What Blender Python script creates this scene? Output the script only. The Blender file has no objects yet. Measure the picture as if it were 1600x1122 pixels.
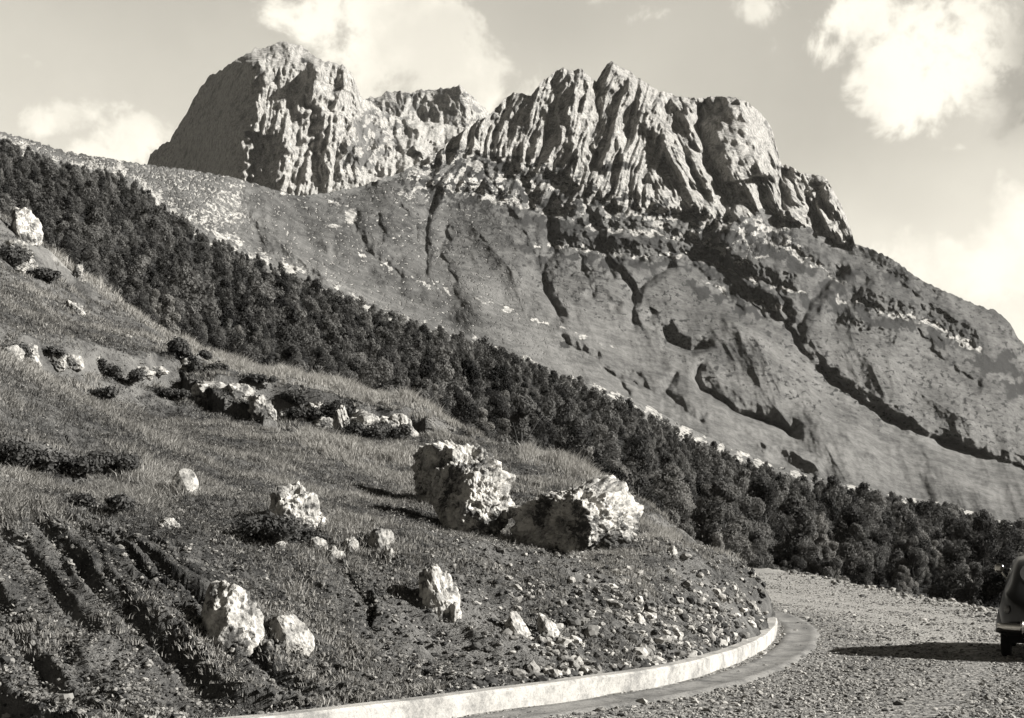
import bpy, bmesh, math, random
import numpy as np
from mathutils import Vector, Matrix

R = math.radians
rng = np.random.default_rng(7)
random.seed(7)
F, CX, HY, EYE = 1931.0, 800.0, 870.0, 1.55      # lens in photo pixels, principal point, eye height

# ------------------------------------------------------------------ camera, sky, sun, exposure
scene = bpy.context.scene
col = scene.collection
cam_d = bpy.data.cameras.new('camera')
cam = bpy.data.objects.new('camera', cam_d)
col.objects.link(cam)
cam.location = (0, 0, EYE)
cam.rotation_euler = (R(90), 0, 0)
cam_d.sensor_fit = 'HORIZONTAL'
cam_d.sensor_width = 36
cam_d.lens = F / 1600 * 36
cam_d.shift_y = (HY - 561) / 1600
cam_d.clip_start = 0.1
cam_d.clip_end = 20000
scene.camera = cam

SUN_EL, SUN_BACK = R(27.5), R(9)
sun_vec = Vector((math.cos(SUN_EL) * math.cos(SUN_BACK), -math.cos(SUN_EL) * math.sin(SUN_BACK), math.sin(SUN_EL)))
sd = bpy.data.lights.new('sun', 'SUN')
sd.energy = 5.0
sd.angle = R(0.5)
sd.color = (1.0, 0.985, 0.95)
sun = bpy.data.objects.new('sun', sd)
col.objects.link(sun)
sun.rotation_euler = sun_vec.to_track_quat('Z', 'Y').to_euler()

scene.view_settings.view_transform = 'Standard'
scene.view_settings.look = 'None'
scene.view_settings.exposure = 1.30
scene.view_settings.gamma = 1.0
try:
    scene.cycles.max_bounces = 4
    scene.cycles.diffuse_bounces = 1
    scene.cycles.use_denoising = True
except Exception:
    pass

world = bpy.data.worlds.new('World')
scene.world = world
world.use_nodes = True
wt = world.node_tree
wt.nodes.clear()


def N(t, typ, **kw):
    n = t.nodes.new(typ)
    for k, v in kw.items():
        setattr(n, k, v)
    return n


def setin(t, n, i, v):
    if hasattr(v, 'links') or isinstance(v, bpy.types.NodeSocket):
        t.links.new(v, n.inputs[i])
    else:
        n.inputs[i].default_value = v


def M(t, op, a, b=0.0, c=0.0, clamp=False):
    n = N(t, 'ShaderNodeMath', operation=op, use_clamp=clamp)
    setin(t, n, 0, a)
    setin(t, n, 1, b)
    if op in ('MULTIPLY_ADD', 'WRAP', 'SMOOTH_MAX', 'SMOOTH_MIN'):
        setin(t, n, 2, c)
    return n.outputs[0]


def MR(t, v, a, b, c, d, interp='SMOOTHSTEP'):
    n = N(t, 'ShaderNodeMapRange', interpolation_type=interp)
    setin(t, n, 0, v)
    for i, x in enumerate((a, b, c, d)):
        setin(t, n, i + 1, x)
    return n.outputs[0]


def MIXC(t, f, a, b):
    n = N(t, 'ShaderNodeMix', data_type='RGBA')
    setin(t, n, 0, f)
    setin(t, n, 6, a)
    setin(t, n, 7, b)
    return n.outputs[2]


def NOISE(t, vec, scale, detail=6.0, rough=0.6, dist=0.0):
    n = N(t, 'ShaderNodeTexNoise')
    if vec is not None:
        t.links.new(vec, n.inputs['Vector'])
    n.inputs['Scale'].default_value = scale
    n.inputs['Detail'].default_value = detail
    n.inputs['Roughness'].default_value = rough
    n.inputs['Distortion'].default_value = dist
    return n.outputs[0]


def warm(v):
    k = min(1.0, v / 0.5)
    v *= 0.62
    return (v, v * (0.985 - 0.025 * k), v * (0.955 - 0.065 * k), 1.0)


def azel(px, py):
    d = Vector(((px - CX) / F, 1.0, (HY - py) / F)).normalized()
    return math.atan2(d.x, d.y), math.asin(d.z)


def build_sky():
    t = wt
    out = N(t, 'ShaderNodeOutputWorld')
    bg = N(t, 'ShaderNodeBackground')
    t.links.new(bg.outputs[0], out.inputs[0])
    sky = N(t, 'ShaderNodeTexSky', sky_type='NISHITA')
    sky.sun_disc = False
    sky.sun_elevation = SUN_EL
    sky.sun_rotation = math.atan2(sun_vec.x, sun_vec.y)
    sky.altitude = 1200
    sky.dust_density = 1.5
    sep = N(t, 'ShaderNodeSeparateColor')
    t.links.new(sky.outputs[0], sep.inputs[0])
    # black and white film: mostly red light of the sky, some green
    g = M(t, 'ADD', M(t, 'MULTIPLY', sep.outputs[0], SKY_R), M(t, 'MULTIPLY', sep.outputs[1], SKY_G))
    tc = N(t, 'ShaderNodeTexCoord')
    nrm = N(t, 'ShaderNodeVectorMath', operation='NORMALIZE')
    t.links.new(tc.outputs['Generated'], nrm.inputs[0])
    sx = N(t, 'ShaderNodeSeparateXYZ')
    t.links.new(nrm.outputs[0], sx.inputs[0])
    az = M(t, 'ARCTAN2', sx.outputs[0], sx.outputs[1])
    el = M(t, 'ARCSINE', sx.outputs[2])
    cb = N(t, 'ShaderNodeCombineXYZ')
    t.links.new(az, cb.inputs[0])
    t.links.new(el, cb.inputs[1])
    ae = cb.outputs[0]
    big = NOISE(t, nrm.outputs[0], 5.0, 3, 0.5)
    fine = NOISE(t, nrm.outputs[0], 19.0, 10, 0.6, 0.25)
    field = None
    # px, py, half width, half height, tilt, weight
    for (px, py, a, b, rot, w) in CLOUDS:
        ca, ce = azel(px, py)
        mp = N(t, 'ShaderNodeMapping', vector_type='TEXTURE')
        t.links.new(ae, mp.inputs[0])
        mp.inputs['Location'].default_value = (ca, ce, 0)
        mp.inputs['Rotation'].default_value = (0, 0, R(rot))
        mp.inputs['Scale'].default_value = (a / F, b / F, 1)
        ln = N(t, 'ShaderNodeVectorMath', operation='LENGTH')
        t.links.new(mp.outputs[0], ln.inputs[0])
        v = MR(t, ln.outputs[1], 0.0, 1.6, w, 0.0)
        field = v if field is None else M(t, 'MAXIMUM', field, v)
    # broken cloud elsewhere on the dome
    far = M(t, 'MULTIPLY', MR(t, big, 0.56, 0.75, 0.0, 0.7), MR(t, M(t, 'ABSOLUTE', az), 0.5, 0.8, 0.0, 1.0))
    field = M(t, 'MAXIMUM', field, far)
    dens = M(t, 'ADD', field, M(t, 'MULTIPLY', M(t, 'SUBTRACT', fine, 0.5), 3.3))
    solid = MR(t, dens, 0.34, 0.86, 0.0, 1.0)
    veil = MR(t, NOISE(t, nrm.outputs[0], 3.5, 5, 0.55), 0.40, 0.66, 0.0, 0.42)
    grain = MR(t, NOISE(t, nrm.outputs[0], 9.0, 6, 0.6), 0.3, 0.7, 0.95, 1.06, 'LINEAR')
    base = M(t, 'MULTIPLY', g, grain)
    deep = MR(t, el, R(21), R(40), 1.0, 0.07)          # high sky above the view dimmed to cut ambient fill
    aside = MR(t, M(t, 'ABSOLUTE', az), R(36), R(72), 1.0, 0.18)  # sky beside and behind the view also dimmed, for darker shadows
    deep = M(t, 'MULTIPLY', deep, aside)
    base = M(t, 'MULTIPLY', base, deep)
    base = M(t, 'ADD', M(t, 'MULTIPLY', base, M(t, 'SUBTRACT', 1.0, veil)), M(t, 'MULTIPLY', M(t, 'MULTIPLY', veil, deep), 0.66))
    cl = MR(t, NOISE(t, nrm.outputs[0], 12.0, 7, 0.6), 0.35, 0.65, 0.88, 1.15)
    for (px, py, a, b, rot, w) in ((1290, 170, 330, 190, 20, 0.24), (1590, 130, 45, 80, 0, 0.40), (880, 40, 120, 60, 0, 0.10)):
        ca, ce = azel(px, py)
        mp = N(t, 'ShaderNodeMapping', vector_type='TEXTURE')
        t.links.new(ae, mp.inputs[0])
        mp.inputs['Location'].default_value = (ca, ce, 0)
        mp.inputs['Rotation'].default_value = (0, 0, R(rot))
        mp.inputs['Scale'].default_value = (a / F, b / F, 1)
        ln = N(t, 'ShaderNodeVectorMath', operation='LENGTH')
        t.links.new(mp.outputs[0], ln.inputs[0])
        base = M(t, 'MULTIPLY', base, MR(t, ln.outputs[1], 0.0, 1.5, 1.0 - w, 1.0))
    fin = M(t, 'ADD', M(t, 'MULTIPLY', base, M(t, 'SUBTRACT', 1.0, solid)), M(t, 'MULTIPLY', M(t, 'MULTIPLY', cl, deep), solid))
    ca, ce = azel(1592, 130)
    mp = N(t, 'ShaderNodeMapping', vector_type='TEXTURE')
    t.links.new(ae, mp.inputs[0])
    mp.inputs['Location'].default_value = (ca, ce, 0)
    mp.inputs['Scale'].default_value = (62 / F, 90 / F, 1)
    ln = N(t, 'ShaderNodeVectorMath', operation='LENGTH')
    t.links.new(mp.outputs[0], ln.inputs[0])
    gl = M(t, 'MULTIPLY', MR(t, ln.outputs[1], 0.3, 1.4, 1.0, 0.0), MR(t, fine, 0.42, 0.60, 0.0, 0.55))
    fin = M(t, 'MULTIPLY', fin, M(t, 'SUBTRACT', 1.0, gl))          # grey underside of the cloud bank
    tint = N(t, 'ShaderNodeVectorMath', operation='SCALE')
    tint.inputs[0].default_value = (1.0, 0.948, 0.825)
    t.links.new(fin, tint.inputs['Scale'])
    t.links.new(tint.outputs[0], bg.inputs[0])
    bg.inputs[1].default_value = 0.415


SKY_R, SKY_G = 0.33, 0.11
CLOUDS = [
    (640, 70, 200, 105, -10, 1.25), (760, 110, 110, 55, -25, 1.05), (540, 40, 100, 60, 0, 0.9),
    (215, 215, 80, 48, 25, 1.15), (95, 185, 65, 28, 15, 0.85), (150, 235, 90, 22, 0, 0.8),
    (1195, 5, 60, 30, 0, 0.8), (1300, 85, 55, 35, -30, 0.75), (1450, 90, 160, 90, -20, 1.2), (1540, 160, 70, 60, 0, 0.7),
    (1520, 30, 80, 45, -30, 0.85), (1490, 150, 60, 40, 0, 0.8), (1500, 232, 45, 14, 0, 0.5), (560, 130, 60, 30, 0, 0.6), (1400, 40, 40, 30, 0, 0.6),
    (1600, 330, 70, 120, 0, 0.8), (1500, 430, 220, 60, -25, 0.85), (20, 20, 60, 30, 0, 0.4),
]
build_sky()

# ------------------------------------------------------------------ numeric helpers
_perm = np.random.default_rng(3).permutation(256)
_perm = np.concatenate([_perm, _perm, _perm])
_ang = np.random.default_rng(4).random(256) * 2 * np.pi
_gx, _gy = np.cos(_ang), np.sin(_ang)
_g3 = np.random.default_rng(5).normal(size=(256, 3))
_g3 /= np.linalg.norm(_g3, axis=1)[:, None]


def perlin(x, y, seed=0):
    x = np.asarray(x, float) + seed * 17.37
    y = np.asarray(y, float) + seed * 9.71
    xi, yi = np.floor(x).astype(int), np.floor(y).astype(int)
    xf, yf = x - xi, y - yi
    u = xf * xf * xf * (xf * (xf * 6 - 15) + 10)
    v = yf * yf * yf * (yf * (yf * 6 - 15) + 10)
    xi &= 255
    yi &= 255

    def g(i, j, dx, dy):
        h = _perm[_perm[(xi + i) & 255] + ((yi + j) & 255)]
        return _gx[h] * dx + _gy[h] * dy
    a = g(0, 0, xf, yf) * (1 - u) + g(1, 0, xf - 1, yf) * u
    b = g(0, 1, xf, yf - 1) * (1 - u) + g(1, 1, xf - 1, yf - 1) * u
    return (a * (1 - v) + b * v) * 1.5


def perlin3(p, seed=0):
    p = p + seed * 13.13
    i = np.floor(p).astype(int)
    f = p - i
    w = f * f * f * (f * (f * 6 - 15) + 10)
    i &= 255
    r = 0
    for a in (0, 1):
        for b in (0, 1):
            for c in (0, 1):
                h = _perm[_perm[_perm[(i[:, 0] + a) & 255] + ((i[:, 1] + b) & 255)] + ((i[:, 2] + c) & 255)]
                d = ((f - np.array((a, b, c))) * _g3[h]).sum(1)
                r = r + d * (w[:, 0] if a else 1 - w[:, 0]) * (w[:, 1] if b else 1 - w[:, 1]) * (w[:, 2] if c else 1 - w[:, 2])
    return r * 1.5


def fbm(x, y, oct=5, seed=0, gain=0.5):
    r, a = 0, 1.0
    for o in range(oct):
        r = r + a * perlin(x * 2 ** o, y * 2 ** o, seed + o)
        a *= gain
    return r


def ridged(x, y, oct=4, seed=0, gain=0.5):
    r, a = 0, 1.0
    for o in range(oct):
        r = r + a * (1 - 2.2 * np.abs(perlin(x * 2 ** o, y * 2 ** o, seed + o)))
        a *= gain
    return r


def fbm3(p, oct=4, seed=0, gain=0.5):
    r, a = 0, 1.0
    for o in range(oct):
        r = r + a * perlin3(p * 2 ** o, seed + o)
        a *= gain
    return r


def facet(x, y, seed=0):
    """angular noise: flat triangles between random heights"""
    x = np.asarray(x, float) + seed * 7.31
    y = np.asarray(y, float) + seed * 3.77
    xi, yi = np.floor(x).astype(int), np.floor(y).astype(int)
    a, b = x - xi, y - yi

    def v(i, j):
        return _perm[_perm[(xi + i) & 255] + ((yi + j) & 255)] / 127.5 - 1
    v10, v01 = v(1, 0), v(0, 1)
    lo = v(0, 0)
    hi = v(1, 1)
    return np.where(a + b < 1, lo + a * (v10 - lo) + b * (v01 - lo), hi + (1 - a) * (v01 - hi) + (1 - b) * (v10 - hi))


def crag(x, y, sx, sy, seed):
    wx = x + perlin(x / 40, y / 60, seed) * 3
    wy = y + perlin(x / 34, y / 34, seed + 1) * 8
    return facet(wx / sx, wy / sy, seed) + 0.5 * facet(wx / sx * 2.3 + 0.35 * wy / sy, wy / sy * 2.1, seed + 2) + 0.24 * facet(wx / sx * 5.1, wy / sy * 4.3 + 0.3 * wx / sx, seed + 3)


def sstep(a, b, x):
    t = np.clip((x - a) / (b - a), 0, 1)
    return t * t * (3 - 2 * t)


class TPS:
    """thin plate spline through scattered values"""

    def __init__(self, pts, val, scale, reg=0.0):
        self.s = scale
        self.p = np.asarray(pts, float) / scale
        n = len(self.p)
        K = self.k(self.p, self.p) + reg * np.eye(n)
        Q = np.c_[np.ones(n), self.p]
        A = np.block([[K, Q], [Q.T, np.zeros((3, 3))]])
        self.w = np.linalg.solve(A, np.r_[np.asarray(val, float), 0, 0, 0])

    @staticmethod
    def k(a, b):
        d2 = ((a[:, None, :] - b[None]) ** 2).sum(2) + 1e-12
        return 0.5 * d2 * np.log(d2)

    def __call__(self, x, y):
        x = np.asarray(x, float)
        sh = x.shape
        q = np.c_[x.ravel(), np.asarray(y, float).ravel()] / self.s
        r = np.empty(len(q))
        for i in range(0, len(q), 40000):
            c = q[i:i + 40000]
            r[i:i + 40000] = self.k(c, self.p) @ self.w[:-3] + self.w[-3] + c @ self.w[-2:]
        return r.reshape(sh)


def poly_dist(x, y, pl):
    """distance to a polyline, signed side (+ = right of its direction in a y-down picture) and position 0..1 along it"""
    best = np.full(x.shape, 1e9)
    side = np.zeros(x.shape)
    tt = np.zeros(x.shape)
    pl = np.asarray(pl, float)
    seg = np.hypot(*np.diff(pl, axis=0).T)
    acc = np.r_[0, np.cumsum(seg)]
    for i in range(len(pl) - 1):
        a, b = pl[i], pl[i + 1]
        e = b - a
        t = np.clip(((x - a[0]) * e[0] + (y - a[1]) * e[1]) / (e @ e), 0, 1)
        dx, dy = x - a[0] - t * e[0], y - a[1] - t * e[1]
        d = np.hypot(dx, dy)
        m = d < best
        best = np.where(m, d, best)
        side = np.where(m, np.sign(e[0] * dy - e[1] * dx), side)
        tt = np.where(m, (acc[i] + t * seg[i]) / acc[-1], tt)
    return best, side, tt


def in_poly(x, y, pl, soft=6):
    """soft inside mask of a polygon"""
    pl = list(pl)
    ins = np.zeros(x.shape, bool)
    n = len(pl)
    for i in range(n):
        x1, y1 = pl[i]
        x2, y2 = pl[(i + 1) % n]
        c = ((y1 > y) != (y2 > y)) & (x < (x2 - x1) * (y - y1) / ((y2 - y1) if y2 != y1 else 1e-9) + x1)
        ins ^= c
    d, _, _ = poly_dist(x, y, pl + [pl[0]])
    return sstep(-soft, soft, np.where(ins, d, -d))


def mesh_from(name, V, faces, mat, parent=None, smooth=False, attrs=None):
    """V (n,3), faces (m,k) array with one k"""
    V = np.ascontiguousarray(V, dtype=np.float32)
    faces = np.ascontiguousarray(faces, dtype=np.int32)
    me = bpy.data.meshes.new(name)
    m, k = faces.shape
    me.vertices.add(len(V))
    me.vertices.foreach_set('co', V.ravel())
    me.loops.add(m * k)
    me.loops.foreach_set('vertex_index', faces.ravel())
    me.polygons.add(m)
    me.polygons.foreach_set('loop_start', np.arange(0, m * k, k, dtype=np.int32))
    me.polygons.foreach_set('loop_total', np.full(m, k, np.int32))
    me.polygons.foreach_set('use_smooth', np.full(m, smooth, bool))
    me.update(calc_edges=True)
    for an, av in (attrs or {}).items():
        at = me.attributes.new(an, 'FLOAT', 'POINT')
        at.data.foreach_set('value', np.ascontiguousarray(av, dtype=np.float32).ravel())
    if mat:
        me.materials.append(mat)
    return link(name, me, parent)


def link(name, me, parent=None):
    o = bpy.data.objects.new(name, me)
    col.objects.link(o)
    if parent:
        o.parent = parent
    return o


def from_bm(name, bm, mat, parent=None, smooth=False):
    bmesh.ops.recalc_face_normals(bm, faces=bm.faces)
    me = bpy.data.meshes.new(name)
    bm.to_mesh(me)
    bm.free()
    for p in me.polygons:
        p.use_smooth = smooth
    me.materials.append(mat)
    return link(name, me, parent)


def tag(o, label=None, cat=None, group=None, kind=None):
    if label:
        o['label'] = label
    if cat:
        o['category'] = cat
    if group:
        o['group'] = group
    if kind:
        o['kind'] = kind
    return o


def empty(name, loc=(0, 0, 0), rz=0.0):
    o = bpy.data.objects.new(name, None)
    o.empty_display_size = 0.3
    col.objects.link(o)
    o.location = loc
    o.rotation_euler = (0, 0, rz)
    return o


def grid_faces(nr, nc):
    i = np.arange(nr - 1)[:, None] * nc + np.arange(nc - 1)[None]
    return np.stack([i, i + 1, i + nc + 1, i + nc], -1).reshape(-1, 4)


# ------------------------------------------------------------------ materials
def new_mat(name):
    m = bpy.data.materials.new(name)
    m.use_nodes = True
    t = m.node_tree
    b = t.nodes['Principled BSDF']
    b.inputs['Roughness'].default_value = 0.9
    b.inputs['Specular IOR Level'].default_value = 0.15
    return m, t, b


def OBJV(t):
    return N(t, 'ShaderNodeTexCoord').outputs['Object']


def ATT(t, name):
    return N(t, 'ShaderNodeAttribute', attribute_name=name).outputs['Fac']


def bump(t, b, h, strength, dist):
    n = N(t, 'ShaderNodeBump')
    n.inputs['Strength'].default_value = strength
    n.inputs['Distance'].default_value = dist
    t.links.new(h, n.inputs['Height'])
    t.links.new(n.outputs[0], b.inputs['Normal'])


def grey(t, lo, hi, f):
    return MIXC(t, f, warm(lo), warm(hi))


def mat_mountain():
    m, t, b = new_mat('mountain ground')
    P = OBJV(t)
    n1 = NOISE(t, P, 0.012, 7, 0.62)
    n2 = NOISE(t, P, 0.11, 6, 0.7)
    n3 = NOISE(t, P, 0.35, 5, 0.7)
    gmix = M(t, 'ADD', M(t, 'MULTIPLY', n1, 0.55), M(t, 'MULTIPLY', n2, 0.45))
    st = N(t, 'ShaderNodeMapping')
    t.links.new(P, st.inputs[0])
    st.inputs['Scale'].default_value = (0.35, 0.35, 1.6)
    n4 = NOISE(t, st.outputs[0], 0.10, 6, 0.7)
    gmix = M(t, 'ADD', M(t, 'MULTIPLY', gmix, 0.55), M(t, 'ADD', M(t, 'MULTIPLY', n4, 0.25), M(t, 'MULTIPLY', n3, 0.2)))
    grass = grey(t, 0.06, 0.245, MR(t, gmix, 0.36, 0.64, 0, 1))
    grass = MIXC(t, M(t, 'MULTIPLY', ATT(t, 'heath_shade'), 0.85), grass, grey(t, 0.03, 0.10, MR(t, gmix, 0.38, 0.62, 0, 1)))
    rk = M(t, 'ADD', M(t, 'MULTIPLY', n2, 0.5), M(t, 'MULTIPLY', n3, 0.5))
    rock = grey(t, 0.14, 0.72, MR(t, rk, 0.36, 0.64, 0, 1))
    n5 = NOISE(t, P, 0.035, 7, 0.7)
    rock = MIXC(t, MR(t, n5, 0.52, 0.64, 0, 0.75), rock, warm(0.10))          # turf and lichen on the ledges
    pale = grey(t, 0.26, 0.66, MR(t, rk, 0.38, 0.62, 0, 1))
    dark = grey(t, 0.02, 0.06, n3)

    def edge(att, amt=0.9):
        return MR(t, M(t, 'ADD', ATT(t, att), M(t, 'MULTIPLY', M(t, 'SUBTRACT', rk, 0.5), amt)), 0.42, 0.58, 0, 1)
    c = MIXC(t, edge('rock', 1.3), grass, rock)
    c = MIXC(t, edge('pale', 1.3), c, pale)
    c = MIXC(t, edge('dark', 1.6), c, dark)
    t.links.new(c, b.inputs['Base Color'])
    bump(t, b, M(t, 'MULTIPLY', M(t, 'ADD', n3, M(t, 'MULTIPLY', n2, 2.0)), M(t, 'ADD', 0.25, ATT(t, 'rock'))), 0.6, 3.0)
    return m


def mat_rock(name, lo, hi, sc=6.0, bd=0.04, dark=0.10):
    m, t, b = new_mat(name)
    P = OBJV(t)
    n1 = NOISE(t, P, sc * 0.35, 5, 0.6)
    n2 = NOISE(t, P, sc, 8, 0.68)
    n3 = NOISE(t, P, sc * 3.3, 6, 0.7)
    f = M(t, 'ADD', M(t, 'MULTIPLY', n2, 0.6), M(t, 'MULTIPLY', n3, 0.4))
    c = grey(t, lo, hi, MR(t, f, 0.38, 0.58, 0, 1))
    c = MIXC(t, MR(t, M(t, 'ADD', M(t, 'MULTIPLY', n1, 0.6), M(t, 'MULTIPLY', n3, 0.4)), 0.485, 0.56, 0, 0.92), c, warm(dark))
    t.links.new(c, b.inputs['Base Color'])
    bump(t, b, M(t, 'ADD', n2, M(t, 'MULTIPLY', n3, 0.5)), 0.8, bd)
    return m


def mat_soil():
    m, t, b = new_mat('hill soil')
    P = OBJV(t)
    n1 = NOISE(t, P, 0.35, 6, 0.62)
    n2 = NOISE(t, P, 2.2, 7, 0.7)
    n3 = NOISE(t, P, 9.0, 6, 0.7)
    f = M(t, 'ADD', M(t, 'MULTIPLY', n1, 0.4), M(t, 'ADD', M(t, 'MULTIPLY', n2, 0.35), M(t, 'MULTIPLY', n3, 0.25)))
    turf = grey(t, 0.025, 0.20, MR(t, f, 0.38, 0.62, 0, 1))
    earth = grey(t, 0.04, 0.28, MR(t, f, 0.36, 0.64, 0, 1))
    pale = grey(t, 0.16, 0.42, MR(t, f, 0.38, 0.62, 0, 1))
    c = MIXC(t, MR(t, M(t, 'ADD', ATT(t, 'bare'), M(t, 'SUBTRACT', f, 0.5)), 0.35, 0.65, 0, 1), turf, earth)
    c = MIXC(t, MR(t, M(t, 'ADD', ATT(t, 'pale'), M(t, 'SUBTRACT', f, 0.5)), 0.35, 0.65, 0, 1), c, pale)
    t.links.new(c, b.inputs['Base Color'])
    bump(t, b, M(t, 'ADD', n3, M(t, 'MULTIPLY', n2, 1.4)), 0.9, 0.10)
    return m


def mat_road():
    m, t, b = new_mat('gravel road')
    P = OBJV(t)
    v = N(t, 'ShaderNodeTexVoronoi', feature='F1')
    t.links.new(P, v.inputs['Vector'])
    v.inputs['Scale'].default_value = 16.0
    n1 = NOISE(t, P, 0.5, 5, 0.6)
    n2 = NOISE(t, P, 14.0, 6, 0.7)
    n3 = NOISE(t, P, 4.0, 6, 0.7)
    sp = N(t, 'ShaderNodeSeparateColor')
    t.links.new(v.outputs['Color'], sp.inputs[0])
    f = M(t, 'ADD', M(t, 'MULTIPLY', n2, 0.45), M(t, 'ADD', M(t, 'MULTIPLY', n3, 0.3), M(t, 'MULTIPLY', sp.outputs[0], 0.25)))
    c = grey(t, 0.16, 0.46, MR(t, f, 0.36, 0.62, 0, 1))
    c = MIXC(t, MR(t, M(t, 'ADD', ATT(t, 'pale'), M(t, 'MULTIPLY', M(t, 'SUBTRACT', f, 0.5), 0.8)), 0.3, 0.7, 0, 1), c,
             grey(t, 0.30, 0.62, MR(t, f, 0.36, 0.62, 0, 1)))
    t.links.new(c, b.inputs['Base Color'])
    bump(t, b, M(t, 'ADD', M(t, 'MULTIPLY', v.outputs['Distance'], -0.8), n2), 0.9, 0.05)
    return m


def mat_tone(name, lo, hi, rough=0.9, transl=0.0):
    """plain matter whose tone varies from piece to piece"""
    m, t, b = new_mat(name)
    c = grey(t, lo, hi, ATT(t, 'tone'))
    b.inputs['Roughness'].default_value = rough
    t.links.new(c, b.inputs['Base Color'])
    if transl:
        tr = N(t, 'ShaderNodeBsdfTranslucent')
        t.links.new(c, tr.inputs[0])
        mx = N(t, 'ShaderNodeMixShader')
        mx.inputs[0].default_value = transl
        t.links.new(b.outputs[0], mx.inputs[1])
        t.links.new(tr.outputs[0], mx.inputs[2])
        t.links.new(mx.outputs[0], t.nodes['Material Output'].inputs[0])
    return m


def mat_plain(name, v, rough=0.5, metal=0.0, spec=0.5, var=0.0, sc=8.0):
    m, t, b = new_mat(name)
    b.inputs['Roughness'].default_value = rough
    b.inputs['Metallic'].default_value = metal
    b.inputs['Specular IOR Level'].default_value = spec
    n = NOISE(t, OBJV(t), sc, 5, 0.6)
    t.links.new(grey(t, v * (1 - var), v * (1 + var), n), b.inputs['Base Color'])
    return m


MAT_MTN = mat_mountain()
MAT_CLIFF = MAT_MTN
MAT_SOIL = mat_soil()
MAT_ROAD = mat_road()
MAT_LIME = mat_rock('pitted limestone', 0.28, 0.92, 5.0, 0.025, 0.05)
MAT_STONE = mat_rock('rubble stone', 0.16, 0.66, 5.0, 0.02, 0.06)
MAT_GRASS = mat_tone('grass blade', 0.035, 0.58, 0.85, 0.35)
MAT_LEAF = mat_tone('beech leaf', 0.02, 0.30, 0.8, 0.4)
MAT_LEAFP = mat_tone('pale leaf', 0.06, 0.46, 0.8, 0.4)
MAT_SHRUB = mat_tone('shrub leaf', 0.02, 0.22, 0.85, 0.25)
MAT_BARK = mat_plain('bark', 0.12, 0.9, 0, 0.1, 0.5, 6)
MAT_GRAVEL = mat_tone('gravel', 0.08, 0.58, 0.9)
MAT_RUBBLE = mat_tone('talus', 0.05, 0.70, 0.9)

# ------------------------------------------------------------------ mountain (from the near valley to the crest)
CREST = [(-900, 40), (-300, 120), (-60, 190), (0, 205), (60, 222), (100, 236), (170, 248), (235, 258), (300, 266), (365, 277), (440, 300), (470, 306), (500, 303), (560, 292),
         (630, 268), (660, 250), (690, 234), (705, 216), (722, 206), (738, 196), (748, 186), (762, 184), (772, 172), (790, 154), (802, 145), (818, 146), (830, 150), (845, 128),
         (858, 120), (868, 110), (880, 106), (893, 110), (908, 107), (920, 120), (932, 128), (940, 112), (950, 99), (957, 96), (968, 104),
         (985, 112), (1000, 124), (1025, 140), (1060, 150), (1090, 154), (1110, 151), (1150, 152), (1172, 162), (1190, 178), (1205, 198), (1210, 215), (1217, 245), (1222, 258), (1238, 260),
         (1250, 270), (1285, 274), (1298, 290), (1312, 315), (1325, 345), (1336, 380), (1375, 395), (1400, 408), (1425, 428), (1440, 438), (1470, 452), (1500, 465), (1530, 478), (1555, 485),
         (1572, 498), (1582, 512), (1592, 530), (1650, 590), (1750, 640), (1950, 740), (2600, 860)]
FOREST = [(-900, 40), (-300, 150), (0, 222), (60, 250), (100, 262), (150, 272), (190, 280), (230, 305), (270, 345), (330, 380), (400, 410), (500, 455), (600, 498), (700, 528), (800, 560), (900, 602),
          (1000, 645), (1060, 680), (1130, 712), (1200, 742), (1300, 768), (1400, 785), (1480, 797), (1590, 832), (1800, 880), (2600, 930)]
BOTTOM = [(-900, 330), (-300, 420), (0, 480), (100, 540), (300, 640), (500, 700), (700, 780), (1000, 915), (1200, 955), (1400, 975), (1600, 995), (2600, 1040)]
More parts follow.
